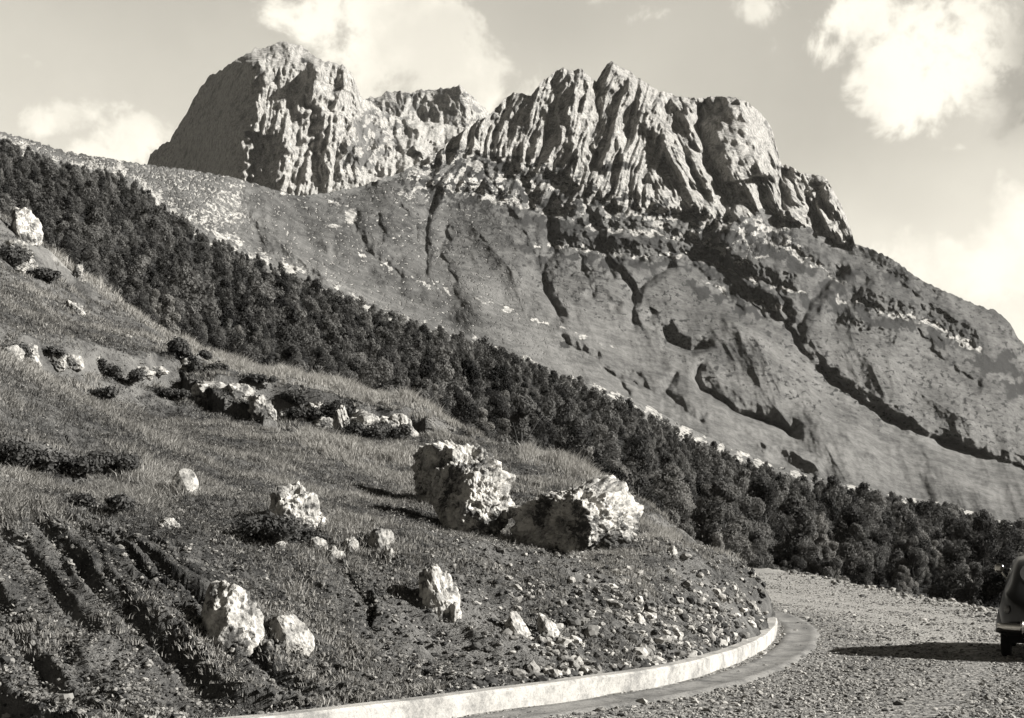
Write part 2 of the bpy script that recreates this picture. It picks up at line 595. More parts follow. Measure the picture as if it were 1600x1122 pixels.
CTRL = [
    (1590, 990, 80), (1400, 970, 85), (1200, 950, 90), (1000, 910, 95), (700, 770, 100), (500, 690, 105), (300, 625, 110), (100, 525, 120), (0, 470, 125), (-300, 410, 130), (-900, 320, 140), (1900, 1010, 80), (2600, 1035, 80),
    (1590, 860, 320), (1400, 815, 330), (1200, 775, 340), (1000, 672, 350), (800, 587, 360), (600, 525, 370), (400, 435, 380), (200, 312, 390), (0, 250, 400), (-300, 165, 420), (-900, 60, 460),
    (-300, 120, 520), (-900, 40, 520), (0, 205, 520), (100, 236, 560), (235, 258, 620), (365, 277, 700), (470, 306, 900), (400, 345, 610), (500, 400, 560), (560, 292, 1150), (600, 400, 760), (600, 330, 950),
    (630, 268, 1300), (700, 450, 720), (700, 350, 1100), (690, 240, 1520), (740, 196, 1650), (800, 480, 720), (800, 400, 1000), (800, 300, 1420), (800, 235, 1640), (800, 148, 1760),
    (900, 520, 700), (900, 420, 1080), (900, 320, 1450), (880, 250, 1640), (890, 106, 1860), (957, 96, 1960), (970, 250, 1700), (1000, 560, 720), (1000, 450, 1080), (1000, 340, 1480), (1010, 130, 2000),
    (1100, 650, 540), (1100, 550, 850), (1100, 430, 1280), (1100, 310, 1660), (1100, 155, 2080), (1150, 152, 2060), (1150, 250, 1860), (1210, 215, 2150), (1250, 330, 1860), (1222, 258, 2100), (1300, 365, 1880), (1285, 274, 2120),
    (1336, 380, 1960), (1200, 660, 620), (1200, 510, 1080), (1200, 400, 1450), (1300, 710, 600), (1300, 610, 900), (1300, 500, 1220), (1300, 420, 1540), (1400, 745, 600), (1400, 650, 870), (1400, 550, 1180), (1400, 470, 1480),
    (1400, 408, 1760), (1500, 780, 560), (1500, 690, 860), (1500, 600, 1180), (1500, 465, 1780), (1590, 815, 480), (1590, 730, 820), (1590, 620, 1250), (1590, 530, 1640), (1750, 860, 480), (1750, 750, 900), (1750, 640, 1500),
    (1950, 870, 560), (1950, 740, 1500), (2600, 900, 600), (2600, 860, 900)]


def curve(pl, x):
    pl = np.asarray(pl, float)
    return np.interp(x, pl[:, 0], pl[:, 1])


def columns(a, b, step, a2, b2, n):
    return np.unique(np.r_[np.linspace(a2, a, n, endpoint=False), np.arange(a, b, step), np.linspace(b, b2, n)])


class Relief:
    """depth offsets (in picture pixels at the surface's own distance) on a sloping surface"""

    def __init__(self, x, y):
        self.x, self.y = x, y
        self.r = np.zeros_like(x)

    def box(self, pl, w):
        p = np.asarray(pl)
        return (self.x > p[:, 0].min() - w) & (self.x < p[:, 0].max() + w) & (self.y > p[:, 1].min() - w) & (self.y < p[:, 1].max() + w)

    def line(self, pl, wl, wr, a, jit=0.25, taper=0.12, seed=0, power=1.3):
        """a>0 cuts a gully, a<0 raises a rib; wl / wr = half widths left and right in the picture"""
        m = self.box(pl, max(wl, wr) * 1.6)
        x, y = self.x[m], self.y[m]
        j = max(wl, wr) * jit
        x = x + perlin(x / 14, y / 14, seed + 40) * j * 1.6
        y = y + perlin(x / 14, y / 14, seed + 41) * j
        d, s, t = poly_dist(x, y, pl)
        # s>0 : right of a line drawn downwards is the picture's left
        w = np.where(s > 0, wl, wr)
        p = np.clip(1 - d / w, 0, 1) ** power
        e = sstep(0, taper, t) * sstep(0, taper, 1 - t) if taper > 0 else 1
        vary = np.clip(0.85 + 0.5 * perlin(self.x[m] / 60, self.y[m] / 60, seed + 44), 0.5, 1.25) if a > 0 else 1.0
        self.r[m] += a * p * e * vary

    def gully(self, pl, wl, wr, a, jit=0.1, seed=0, wide=3.2, power=1.1):
        """a sharp cut inside a broad trough"""
        self.line(pl, wl, wr, a * 0.8, jit, 0.12, seed, power)
        self.line(pl, wl * 0.4, wr * 0.35, a * 0.3, jit, 0.12, seed, 1.0)
        self.line(pl, wl * 1.6, wr * wide, a * 0.30, 0.03, 0.25, seed, 1.8)

    def blob(self, cx, cy, rx, ry, a, rot=0):
        c, s = math.cos(R(rot)), math.sin(R(rot))
        dx, dy = self.x - cx, self.y - cy
        q = ((dx * c + dy * s) / rx) ** 2 + ((-dx * s + dy * c) / ry) ** 2
        self.r += a * np.exp(-q * 1.5)


def relief_to_depth(x, y, D, rel):
    gy = np.abs(np.gradient(D, axis=0)) / (np.abs(np.gradient(y, axis=0)) + 1e-6) / (D / F)
    k = np.clip(np.sqrt(1 + np.clip(gy, 0, 4) ** 2), 1, 3.0)
    return D + rel * k * D / F


def surface(name, xs, top, bot, nrow, depth, relief, masks, mat, back=500, nback=14, drop=0.5):
    T, B = curve(top, xs), curve(bot, xs)
    T = T + fbm(xs / 9.0, xs * 0 + 3.3, 4, 11, 0.6) * ROUGH_TOP
    s = np.linspace(0, 1, nrow)[:, None]
    X = np.repeat(xs[None], nrow, 0)
    Y = B[None] + (T - B)[None] * s
    D = depth(X, Y)
    Dr = relief_to_depth(X, Y, D, relief(X, Y, s))
    att = masks(X, Y)
    px, py, pz = (X - CX) / F * Dr, Dr, EYE + (HY - Y) / F * Dr
    # the far side of the crest
    q = np.linspace(0, 1, nback + 1)[1:, None]
    bD = Dr[-1][None] + back * q + fbm(X[:nback] / 40, q * 6, 3, 5) * back * 0.05 * q
    bz = pz[-1][None] - (back * drop) * q ** 1.3
    bx = (xs[None] - CX) / F * bD
    V = np.concatenate([np.stack([px, py, pz], -1), np.stack([bx, bD, bz], -1)]).reshape(-1, 3)
    A = {k: np.concatenate([v, np.repeat(v[-1:], nback, 0)]).ravel() for k, v in att.items()}
    o = mesh_from(name, V, grid_faces(nrow + nback, len(xs))[:, ::-1], mat, None, True, A)
    return o, X, Y, Dr


ROUGH_TOP = 2.2
WOOD = [c for c in CTRL if c[2] <= 460 and not (c[0] == 1750 or c[2] == 450)]
tps_w = TPS([(a, b) for a, b, c in WOOD], [math.log(c) for a, b, c in WOOD], 300.0, 1e-4)
HIGH = [(a, b, 700 + 0.65 * c) for a, b, c in CTRL if c > 460] + [(a, curve(FOREST, a) + 60, d) for a, d in ((-900, 800), (-300, 820), (0, 840), (200, 850), (400, 850), (600, 860), (800, 870), (1000, 880), (1200, 900), (1400, 900), (1600, 900), (1950, 900), (2600, 900))]
tps_m = TPS([(a, b) for a, b, c in HIGH], [math.log(c) for a, b, c in HIGH], 300.0, 1e-4)


def depth_m(x, y):
    return np.exp(tps_m(x, y))


def wob(x, y, a=8, s=18, seed=60):
    return x + perlin(x / s, y / s, seed) * a + perlin(x / s * 2.3, y / s * 2.3, seed + 2) * a * 0.5, \
        y + perlin(x / s, y / s, seed + 1) * a + perlin(x / s * 2.3, y / s * 2.3, seed + 3) * a * 0.5


ROCKPOLY = [(640, 262), (700, 210), (790, 140), (880, 90), (960, 85), (1120, 140), (1200, 170), (1230, 250), (1300, 270), (1345, 385), (1300, 372), (1240, 345),
            (1190, 322), (1160, 345), (1120, 345), (1080, 325), (1020, 335), (960, 318), (905, 300), (880, 262), (840, 268), (790, 250), (740, 235), (700, 250)]
LEDGE = [(838, 384), (880, 386), (905, 388), (950, 394), (1000, 402), (1045, 398), (1080, 398), (1120, 414), (1150, 428), (1200, 445), (1260, 460)]
BAND2 = [(1310, 468), (1345, 476), (1370, 488), (1410, 494), (1450, 502), (1490, 528), (1530, 548)]


def relief_m(x, y, s):
    L = Relief(x, y)
    xw, yw = wob(x, y)
    rock = in_poly(xw, yw, ROCKPOLY, 10)
    up = sstep(620, 430, y - 0.55 * (x - 900) * 0.6) * sstep(1, 0.85, s)     # broken ground of the upper slopes
    # rock ribs and chimneys of the massif, leaning
    rx = x + 0.25 * (y - 180) + perlin(x / 45, y / 60, 21) * 6 + perlin(x / 13, y / 20, 19) * 1.2
    rib = ridged(rx / 27, y / 120, 5, 22, 0.5) * (0.85 + 0.5 * perlin(x / 70, y / 60, 18))
    rib2 = ridged((x - 0.55 * y + perlin(x / 30, y / 30, 23) * 8) / 32, y / 95, 5, 26, 0.5) * (0.85 + 0.5 * perlin(x / 70, y / 60, 28))
    mixr = sstep(1000, 1080, x + 0.2 * (y - 200))
    dome = np.exp(-(((x - 1150) / 62) ** 2 + ((y - 205) / 70) ** 2) ** 2)
    edge = sstep(1.0, 0.975, s)
    L.r -= rock * (rib * (1 - mixr) + rib2 * mixr) * 11 * (1 - 0.9 * dome) * (0.25 + 0.75 * edge)
    L.r += rock * (crag(rx, y, 14, 150, 31) * (1 - mixr) + crag(x - 0.55 * y, y, 16, 120, 33) * mixr) * 12 * (1 - 0.8 * dome)
    L.r += rock * (facet((x + 0.3 * y) / 46, (y - 0.25 * x) / 11, 37) * 2.6 + facet((x - 0.5 * y) / 9, (y + 0.4 * x) / 16, 38) * 2.2) * (1 - 0.6 * dome)
    # craggy belt under the wall
    belt = in_poly(xw, yw, [(640, 262), (760, 235), (880, 262), (1080, 325), (1230, 345), (1240, 380), (1150, 400), (1100, 375), (1040, 350), (960, 338), (905, 328), (850, 325), (800, 330), (760, 315), (660, 305)], 16)
    L.r += belt * (1 - rock) * (crag(x + 0.3 * y, y, 30, 46, 35) * 13 + fbm(x / 40, y / 40, 3, 36) * 5)
    # general furrows of the grass slopes, running down
    L.r += (1 - rock) * (fbm((x - 0.35 * y) / 60, (y + 0.3 * x) / 110, 4, 44) * 3.2 + perlin((x - 0.7 * y) / 105, (y + 0.5 * x) / 260, 43) * 10 + perlin((x - 0.5 * y) / 52, (y + 0.4 * x) / 150, 42) * 3.5 + ridged((x - 0.45 * y) / 40, (y + 0.4 * x) / 130, 3, 46, 0.4) * -1.6 + fbm(x / 16, y / 10, 4, 47, 0.6) * 0.35 + fbm(x / 5, y / 4, 3, 49) * 0.25)
    # named gullies
    L.gully([(690, 285), (670, 330), (665, 380), (668, 440)], 30, 9, 10, 0.08, 1)
    L.line([(690, 285), (672, 330), (640, 300)], 9, 9, 8, 0.3, seed=2)
    L.line([(745, 240), (775, 300), (800, 350), (832, 395), (848, 430)], 14, 16, 13, 0.4, seed=3)
    L.line([(822, 280), (830, 330), (838, 380), (842, 420)], 9, 9, 12, 0.3, seed=4)
    L.gully([(862, 290), (860, 345), (866, 392), (846, 425), (858, 465), (884, 512)], 44, 15, 18, 0.08, 5)
    L.gully([(905, 300), (930, 345), (945, 395), (975, 430), (990, 460), (988, 495), (996, 525)], 36, 12, 14, 0.08, 6)
    L.gully([(1060, 410), (1020, 432), (994, 455), (990, 480)], 26, 12, 13, 0.08, 7)
    L.gully([(1095, 330), (1110, 370), (1135, 420), (1170, 455), (1210, 490), (1240, 520), (1258, 555), (1290, 585), (1340, 622), (1400, 657), (1440, 678), (1510, 702), (1600, 732), (1700, 760)], 60, 17, 20, 0.08, 8)
    L.gully([(1330, 415), (1295, 440), (1268, 470), (1250, 505), (1246, 525)], 40, 18, 19, 0.08, 9)
    L.line([(1210, 440), (1225, 470), (1240, 505)], 12, 14, 14, 0.3, seed=10)
    # smooth spur with its shaded flank and hollows
    L.line([(1075, 440), (1120, 480), (1170, 520), (1220, 570), (1270, 630), (1330, 690), (1420, 750)], 95, 70, -19, 0.0, 0.3, seed=11, power=1.9)
    L.gully([(1098, 560), (1086, 590), (1095, 608), (1130, 628), (1150, 645), (1185, 655), (1220, 668), (1255, 690)], 10, 24, 24, 0.08, 12)
    L.line([(1030, 500), (1045, 535), (1080, 548), (1118, 535)], 10, 20, 24, 0.05, 0.2, seed=13, power=1.0)
    L.line([(1020, 480), (1012, 500), (1030, 515)], 8, 14, 10, 0.2, seed=14)
    L.line([(890, 470), (930, 440), (975, 470), (985, 520)], 42, 34, -14, 0.0, 0.25, seed=15, power=1.8)
    L.line([(720, 330), (780, 400), (840, 470), (870, 510)], 64, 34, -11, 0.0, 0.25, seed=16, power=1.8)
    L.line([(1300, 520), (1380, 580), (1480, 640), (1600, 700)], 55, 100, -13, 0.0, 0.3, seed=17, power=1.9)
    L.line([(960, 575), (1000, 600), (1060, 640), (1110, 670)], 14, 20, 9, 0.3, seed=18)
    L.line([(870, 520), (900, 545), (940, 560)], 8, 10, 10, 0.3, seed=19)
    L.line([(1180, 690), (1240, 705), (1290, 740)], 18, 14, -12, 0.2, 0.2, seed=20)
    # valley side on the left, with a scarp and a broad fold
    L.line([(385, 300), (400, 345), (450, 390), (520, 440), (600, 490)], 40, 45, -14, 0.1, 0.2, seed=21)
    L.line([(420, 310), (470, 370), (540, 420), (640, 470), (740, 520)], 20, 60, 22, 0.05, 0.15, seed=22, power=1.2)
    L.line([(550, 320), (560, 370), (590, 410), (640, 440)], 16, 18, 8, 0.3, seed=23)
    L.line([(480, 310), (560, 300), (640, 270)], 30, 14, 8, 0.1, 0.2, seed=24)
    # ledges: a bright shelf over a small dark wall
    for k, (pl, a, w) in enumerate(((LEDGE, 22, 12), (BAND2, 20, 12), ([(560, 355), (620, 372), (700, 372), (760, 378), (820, 392)], 3, 8), ([(1240, 330), (1300, 380), (1400, 430), (1480, 470)], 9, 10), ([(690, 296), (740, 304), (800, 318), (856, 334), (900, 340)], 11, 8), ([(880, 348), (960, 360), (1040, 366), (1100, 384)], 12, 8), ([(1100, 440), (1150, 462), (1200, 474), (1236, 492)], 12, 8),
                                 ([(1190, 372), (1240, 396), (1290, 424), (1320, 440)], 11, 8), ([(850, 420), (900, 428), (960, 436)], 9, 7), ([(1290, 500), (1340, 512), (1400, 536)], 8, 7))):
        m = L.box(pl, 40)
        xx, yy = wob(x[m], y[m], 5, 12, 70 + k)
        d, sd_, t = poly_dist(xx, yy, pl)
        below = np.where(sd_ > 0, d, -d)          # drawn left to right: positive = below
        L.r[m] += a * sstep(0, 1, np.clip(1 - below / w, 0, 1)) * (below > 0) * sstep(0, .1, t) * sstep(0, .1, 1 - t) * (0.6 + 0.6 * perlin(x[m] / 20, y[m] / 20, 77 + k)) \
            + a * np.clip(1 + below / (w * 2.2), 0, 1) * (below <= 0) * sstep(0, .1, t) * sstep(0, .1, 1 - t)
    for k, (pl, wl, wr, a) in enumerate((([(700, 345), (690, 400), (720, 450)], 30, 10, 9), ([(905, 395), (915, 430), (930, 470)], 26, 9, 9), ([(945, 400), (960, 440)], 16, 9, 9), ([(1075, 405), (1120, 450), (1165, 490)], 30, 10, 11),
                                          ([(1140, 425), (1170, 470), (1200, 500)], 24, 10, 12), ([(1360, 430), (1330, 470), (1300, 520)], 30, 12, 8), ([(1420, 500), (1470, 560), (1540, 610)], 40, 12, 8), ([(1380, 420), (1440, 470), (1520, 520)], 30, 12, 9),
                                          ([(620, 310), (650, 350), (655, 400)], 24, 8, 7), ([(590, 330), (600, 380)], 20, 8, 7), ([(1060, 580), (1040, 610), (1075, 645)], 16, 10, 10), ([(935, 570), (965, 590), (985, 620)], 16, 9, 9))):
        L.gully(pl, wl, wr, a * 0.8, 0.15, 80 + k, 3.5)
    # parts of the wall
    L.line([(893, 108), (900, 160), (895, 210), (905, 255)], 30, 20, -20, 0.2, 0.1, seed=30)
    L.line([(850, 125), (842, 180), (838, 250)], 26, 16, -16, 0.2, 0.1, seed=31)
    L.line([(932, 128), (935, 170), (925, 230), (935, 280)], 10, 18, 22, 0.2, 0.05, seed=32)
    L.line([(957, 97), (990, 150), (1040, 220), (1080, 290)], 30, 30, -16, 0.2, 0.1, seed=33)
    L.line([(1095, 156), (1093, 200), (1105, 250), (1125, 300), (1150, 330)], 14, 34, 34, 0.1, 0.04, seed=34)
    L.line([(1075, 160), (1080, 210), (1100, 250)], 14, 10, -14, 0.2, seed=35)
    L.line([(1150, 160), (1165, 190), (1180, 230), (1190, 280)], 76, 30, -42, 0.08, 0.06, seed=36)
    L.line([(1222, 262), (1218, 290), (1225, 330)], 10, 16, 26, 0.1, 0.03, seed=37)
    L.line([(1250, 272), (1262, 310), (1290, 360)], 14, 36, 20, 0.2, 0.05, seed=38)
    L.line([(1290, 285), (1312, 335), (1330, 375)], 50, 14, -26, 0.2, 0.05, seed=39)
    L.line([(780, 165), (775, 200), (770, 240)], 14, 24, 12, 0.3, seed=50)
    L.line([(1040, 300), (1010, 285), (985, 260)], 12, 12, 8, 0.3, seed=51)
    return L.r * 1.15


def masks_m(x, y):
    xw, yw = wob(x, y, 7, 16)
    rock = in_poly(xw, yw, ROCKPOLY, 12)
    n = fbm(x / 22, y / 22, 5, 81, 0.62)
    belt = in_poly(xw, yw, [(600, 290), (700, 225), (800, 240), (880, 262), (1080, 325), (1230, 345), (1260, 390), (1160, 415), (1100, 390), (1040, 358), (960, 345), (905, 335), (850, 335), (800, 345), (740, 330), (640, 310)], 24)
    rock = np.maximum(rock, belt * sstep(-0.35, 0.25, n) * 0.9)
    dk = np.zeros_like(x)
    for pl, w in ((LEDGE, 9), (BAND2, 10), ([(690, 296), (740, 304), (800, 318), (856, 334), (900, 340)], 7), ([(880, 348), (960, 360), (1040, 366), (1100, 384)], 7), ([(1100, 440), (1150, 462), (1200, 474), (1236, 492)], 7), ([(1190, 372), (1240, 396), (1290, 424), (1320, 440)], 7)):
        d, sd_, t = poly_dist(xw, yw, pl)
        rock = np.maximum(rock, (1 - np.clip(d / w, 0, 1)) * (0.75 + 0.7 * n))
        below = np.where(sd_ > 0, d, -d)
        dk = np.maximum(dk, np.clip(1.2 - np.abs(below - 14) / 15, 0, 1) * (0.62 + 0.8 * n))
    # scattered limestone on the left ridge and by the stream
    scat = in_poly(xw, yw, [(0, 200), (235, 255), (380, 275), (385, 350), (330, 365), (260, 330), (180, 270), (0, 230)], 14)
    sp = fbm(x / 6, y / 5, 3, 85, 0.7)
    rock = np.maximum(rock, scat * sstep(0.15, 0.5, sp))
    rock = np.maximum(rock, in_poly(xw, yw, [(340, 300), (385, 285), (385, 350), (345, 358), (300, 345)], 14) * (0.5 + 0.35 * sp))
    rock = np.maximum(rock, np.exp(-(((x - 548) / 11) ** 2 + ((y - 338) / 14) ** 2)) * 0.9)
    rock = np.maximum(rock, np.exp(-(((x - 522) / 14) ** 2 + ((y - 353) / 4) ** 2)) * 0.9)
    allsp = sstep(0.5, 0.8, fbm(x / 5, y / 4, 3, 88, 0.7) + 0.25 * n) * 0.75 * sstep(1050, 600, x)
    rock = np.maximum(rock, allsp)
    # pale dry strip along the top of the wood and the stream bed
    fe = curve(FOREST, x)
    wd = np.interp(x, [0, 300, 500, 900, 1000, 1200, 1400, 1600], [20, 40, 26, 14, 22, 22, 14, 12])
    pale = np.clip(1 - np.abs(y - fe + wd * 0.3) / (wd * 1.0), 0, 1) * (0.55 + 0.7 * n)
    for pl, w in (([(440, 300), (500, 305), (540, 325)], 5), ([(560, 395), (660, 442), (780, 480), (880, 512), (960, 545)], 4),
                  ([(1160, 305), (1195, 322), (1250, 350)], 8)):
        d, sd_, t = poly_dist(xw, yw, pl)
        pale = np.maximum(pale, np.clip(1 - d / (w * 1.8), 0, 1) * (0.42 + 0.6 * n))
    # bushes
    for cx, cy, rx, ry in ((1400, 428, 34, 14), (1320, 430, 30, 12), (1560, 570, 44, 34), (1590, 600, 30, 30), (880, 540, 16, 8), (1050, 525, 1, 1), (1240, 465, 30, 12), (1350, 480, 30, 10), (1140, 370, 22, 14), (960, 260, 40, 10), (1160, 460, 30, 14)):
        dk = np.maximum(dk, np.exp(-(((x - cx) / rx) ** 2 + ((y - cy) / ry) ** 2)) * (0.75 + 0.6 * n))
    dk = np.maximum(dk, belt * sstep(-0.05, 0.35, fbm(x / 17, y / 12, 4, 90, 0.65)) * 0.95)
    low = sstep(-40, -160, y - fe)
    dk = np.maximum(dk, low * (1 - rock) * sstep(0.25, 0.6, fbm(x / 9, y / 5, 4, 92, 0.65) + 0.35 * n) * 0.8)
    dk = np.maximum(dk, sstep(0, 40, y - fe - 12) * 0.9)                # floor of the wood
    heath_shade = in_poly(xw, yw, [(620, 300), (720, 290), (900, 330), (1100, 370), (1250, 350), (1420, 420), (1560, 500), (1600, 640), (1520, 600), (1440, 540), (1330, 505), (1250, 520), (1180, 490), (1080, 430), (1000, 440), (900, 420), (840, 440), (760, 400), (660, 380)], 45)
    heath_shade = np.maximum(heath_shade, in_poly(xw, yw, [(390, 300), (480, 305), (560, 300), (640, 340), (660, 430), (760, 500), (700, 505), (560, 430), (440, 370)], 30))  # left-facing ridge slope: its shade is put into the grass colour
    heath_shade = np.clip(heath_shade * (0.75 + 0.6 * n), 0, 1)
    return {'heath_shade': heath_shade, 'rock': np.clip(rock, 0, 1), 'pale': np.clip(pale, 0, 1), 'dark': np.clip(dk, 0, 1)}


xs_m = columns(-30, 1640, 1.35, -900, 2600, 70)
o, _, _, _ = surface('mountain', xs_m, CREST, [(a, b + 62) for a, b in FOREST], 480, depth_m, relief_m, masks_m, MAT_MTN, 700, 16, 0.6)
tag(o, kind='structure')


# the wooded flank on this side of the valley
def masks_w(x, y):
    fe = curve(FOREST, x)
    n = fbm(x / 22, y / 22, 5, 81, 0.62)
    sp = sstep(0.5, 0.8, fbm(x / 5, y / 4, 3, 88, 0.7)) * 0.8
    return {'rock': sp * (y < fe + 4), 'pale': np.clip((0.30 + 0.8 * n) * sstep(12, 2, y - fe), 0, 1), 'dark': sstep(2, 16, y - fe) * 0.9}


EDGE = [(a, b - float(np.interp(a, [-300, 0, 200, 400, 600, 900, 1000, 1200, 1400, 1600], [6, 6, 10, 16, 14, 8, 18, 20, 12, 8]))) for a, b in FOREST]
ROUGH_TOP = 1.2
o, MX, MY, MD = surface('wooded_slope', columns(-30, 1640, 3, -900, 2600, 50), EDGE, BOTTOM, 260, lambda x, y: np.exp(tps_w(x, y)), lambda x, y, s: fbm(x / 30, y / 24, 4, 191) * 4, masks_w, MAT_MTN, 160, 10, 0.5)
tag(o, kind='structure')

# ------------------------------------------------------------------ left massif and the far peak
TOP2 = [(40, 330), (215, 290), (228, 262), (235, 242), (250, 228), (264, 221), (280, 195), (292, 176), (300, 160), (312, 138), (328, 118), (348, 108), (370, 92), (385, 84), (400, 76), (412, 76),
        (425, 70), (442, 65), (462, 68), (476, 74), (490, 88), (505, 95), (520, 97), (538, 104), (548, 112), (556, 128), (563, 150), (580, 160), (600, 175), (640, 188), (690, 192), (740, 204), (800, 235), (900, 300)]
CTRL2 = [(40, 360, 3100), (228, 262, 2900), (240, 330, 2800), (300, 160, 2800), (300, 260, 2700), (360, 105, 2640), (405, 96, 2500), (403, 140, 2470), (400, 180, 2440), (375, 220, 2420), (366, 275, 2400), (360, 340, 2350),
         (412, 78, 2720), (442, 65, 2760), (490, 90, 2720), (490, 103, 2540), (545, 112, 2640), (450, 140, 2500), (450, 106, 2530), (470, 122, 2515), (520, 112, 2590), (450, 200, 2440), (450, 270, 2360), (450, 330, 2300), (520, 180, 2500), (520, 250, 2420), (520, 320, 2330),
         (560, 150, 2700), (560, 250, 2480), (600, 180, 2850), (600, 260, 2550), (600, 330, 2350), (690, 195, 3050), (690, 230, 2800), (690, 320, 2400), (760, 210, 3100), (800, 240, 3100), (900, 305, 3100), (800, 340, 2500), (900, 340, 2600)]
tps_2 = TPS([(a, b) for a, b, c in CTRL2], [math.log(c) for a, b, c in CTRL2], 200.0, 1e-4)


def relief_2(x, y, s):
    L = Relief(x, y)
    left = sstep(412, 392, x + 0.12 * (y - 100) + perlin(x / 20, y / 20, 5) * 5)
    edge = 0.3 + 0.7 * sstep(1, 0.96, s)
    L.r -= (1 - left) * ridged((x + 0.12 * y + perlin(x / 30, y / 30, 99) * 7) / 25, y / 80, 5, 101, 0.5) * (0.8 + 0.6 * perlin(x / 50, y / 50, 98)) * 8 * edge * (0.25 + 0.75 * sstep(94, 116, y)) * (1 - 0.75 * sstep(545, 585, x))
    L.r += (1 - left) * crag(x + 0.12 * y, y, 15, 95, 98) * 11 * (0.25 + 0.75 * sstep(94, 116, y)) * (1 - 0.55 * sstep(545, 585, x)) * edge + left * crag(x - 0.2 * y, y, 30, 50, 95) * 2.6
    L.r += (1 - left) * (facet((x + 0.2 * y) / 44, (y - 0.15 * x) / 10, 137) * 2.4 + facet((x + 0.4 * y) / 9, (y - 0.3 * x) / 15, 138) * 2.0)
    L.r += fbm(x / 18, y / 24, 4, 103, 0.5) * (1.2 + 6.0 * (1 - left))
    L.r -= left * ridged((x - 0.1 * y) / 26, y / 130, 3, 106) * 2
    L.line([(405, 94), (404, 140), (400, 182), (378, 214), (364, 285)], 60, 18, -12, 0.1, 0.02, seed=60)
    L.line([(395, 205), (396, 240), (392, 300)], 10, 50, 34, 0.15, 0.1, seed=61)
    L.line([(455, 190), (448, 240), (440, 310)], 26, 18, -18, 0.2, 0.1, seed=62)
    L.line([(480, 150), (484, 190), (490, 240), (498, 290)], 12, 24, 32, 0.3, 0.1, seed=63)
    L.line([(525, 130), (518, 170), (512, 215)], 10, 24, 30, 0.3, 0.1, seed=64)
    L.line([(548, 115), (552, 160), (540, 230)], 20, 20, -10, 0.2, 0.1, seed=65)
    L.line([(620, 200), (600, 240), (575, 285)], 14, 22, 10, 0.3, 0.1, seed=66)
    L.line([(405, 96), (450, 102), (495, 104)], 7, 7, 6, 0.2, 0.05, seed=67)
    L.line([(640, 195), (665, 215), (650, 240)], 30, 24, -12, 0.2, 0.1, seed=68)
    return L.r


def masks_2(x, y):
    n = fbm(x / 20, y / 20, 5, 111, 0.62)
    xw, yw = wob(x, y, 5, 12)
    scree = in_poly(xw, yw, [(640, 195), (690, 190), (700, 215), (660, 235), (625, 240), (605, 262), (590, 268), (620, 235)], 6)
    scree = np.maximum(scree, in_poly(xw, yw, [(470, 260), (500, 280), (500, 310), (440, 310), (455, 280)], 8) * 0.9)
    scree = np.maximum(scree, in_poly(xw, yw, [(590, 262), (640, 248), (700, 232), (720, 220), (640, 300), (560, 300)], 8) * 0.55)
    for pl, w in (([(655, 195), (640, 215), (615, 240)], 4), ([(600, 252), (640, 250)], 4)):
        d, _, _ = poly_dist(xw, yw, pl)
        scree = np.maximum(scree, np.clip(1.4 - d / w, 0, 1))
    grass = sstep(-0.3, 0.25, n) * in_poly(xw, yw, [(540, 160), (640, 180), (620, 250), (540, 290), (520, 240)], 20)
    rock = np.clip(0.95 - 0.75 * grass, 0, 1)
    dk = np.clip(in_poly(xw, yw, [(415, 74), (430, 72), (450, 85), (495, 92), (490, 101), (410, 95)], 5) * (0.35 + 0.5 * n), 0, 1)  # shade of the left-facing summit cap put into the colour
    return {'rock': rock, 'pale': np.clip(scree, 0, 1), 'dark': dk}


xs_2 = columns(200, 800, 1.3, 40, 900, 12)
ROUGH_TOP = 2.6
o, _, _, _ = surface('distant_mountain', xs_2, TOP2, [(40, 370), (900, 360)], 210, lambda x, y: np.exp(tps_2(x, y)), relief_2, masks_2, MAT_CLIFF, 700, 14, 0.8)
tag(o, kind='structure')

TOP3 = [(480, 200), (550, 165), (566, 156), (580, 152), (592, 152), (602, 144), (625, 142), (640, 146), (655, 140), (672, 141), (690, 138), (705, 137), (718, 132), (728, 142), (742, 154), (756, 168), (770, 181), (800, 200), (880, 240)]
CTRL3 = [(480, 200, 3700), (566, 158, 3600), (600, 146, 3650), (640, 148, 3600), (640, 185, 3400), (690, 140, 3650), (718, 133, 3600), (745, 180, 3500), (770, 183, 3700), (880, 240, 3700), (480, 280, 3200), (640, 260, 3100), (800, 280, 3150), (880, 290, 3200)]
tps_3 = TPS([(a, b) for a, b, c in CTRL3], [math.log(c) for a, b, c in CTRL3], 200.0, 1e-4)


def relief_3(x, y, s):
    L = Relief(x, y)
    L.r -= ridged((x - 0.2 * y) / 20, y / 40, 4, 121, 0.5) * 5 * (0.3 + 0.7 * sstep(1, 0.93, s))
    L.r += crag(x - 0.2 * y, y, 20, 40, 123) * 4
    L.line([(718, 133), (725, 160), (740, 190)], 30, 22, -12, 0.1, 0.02, seed=70)
    L.line([(640, 146), (650, 165), (660, 190)], 14, 26, 16, 0.2, 0.05, seed=71)
    return L.r


o, _, _, _ = surface('distant_peak', columns(540, 790, 1.4, 480, 880, 8), TOP3, [(480, 290), (880, 300)], 90, lambda x, y: np.exp(tps_3(x, y)), relief_3,
                     lambda x, y: {'rock': np.clip(0.55 + 0.5 * fbm(x / 14, y / 14, 4, 125), 0, 1), 'pale': np.zeros_like(x), 'dark': np.zeros_like(x)}, MAT_CLIFF, 600, 10, 0.8)
tag(o, kind='structure')
ROUGH_TOP = 0.0

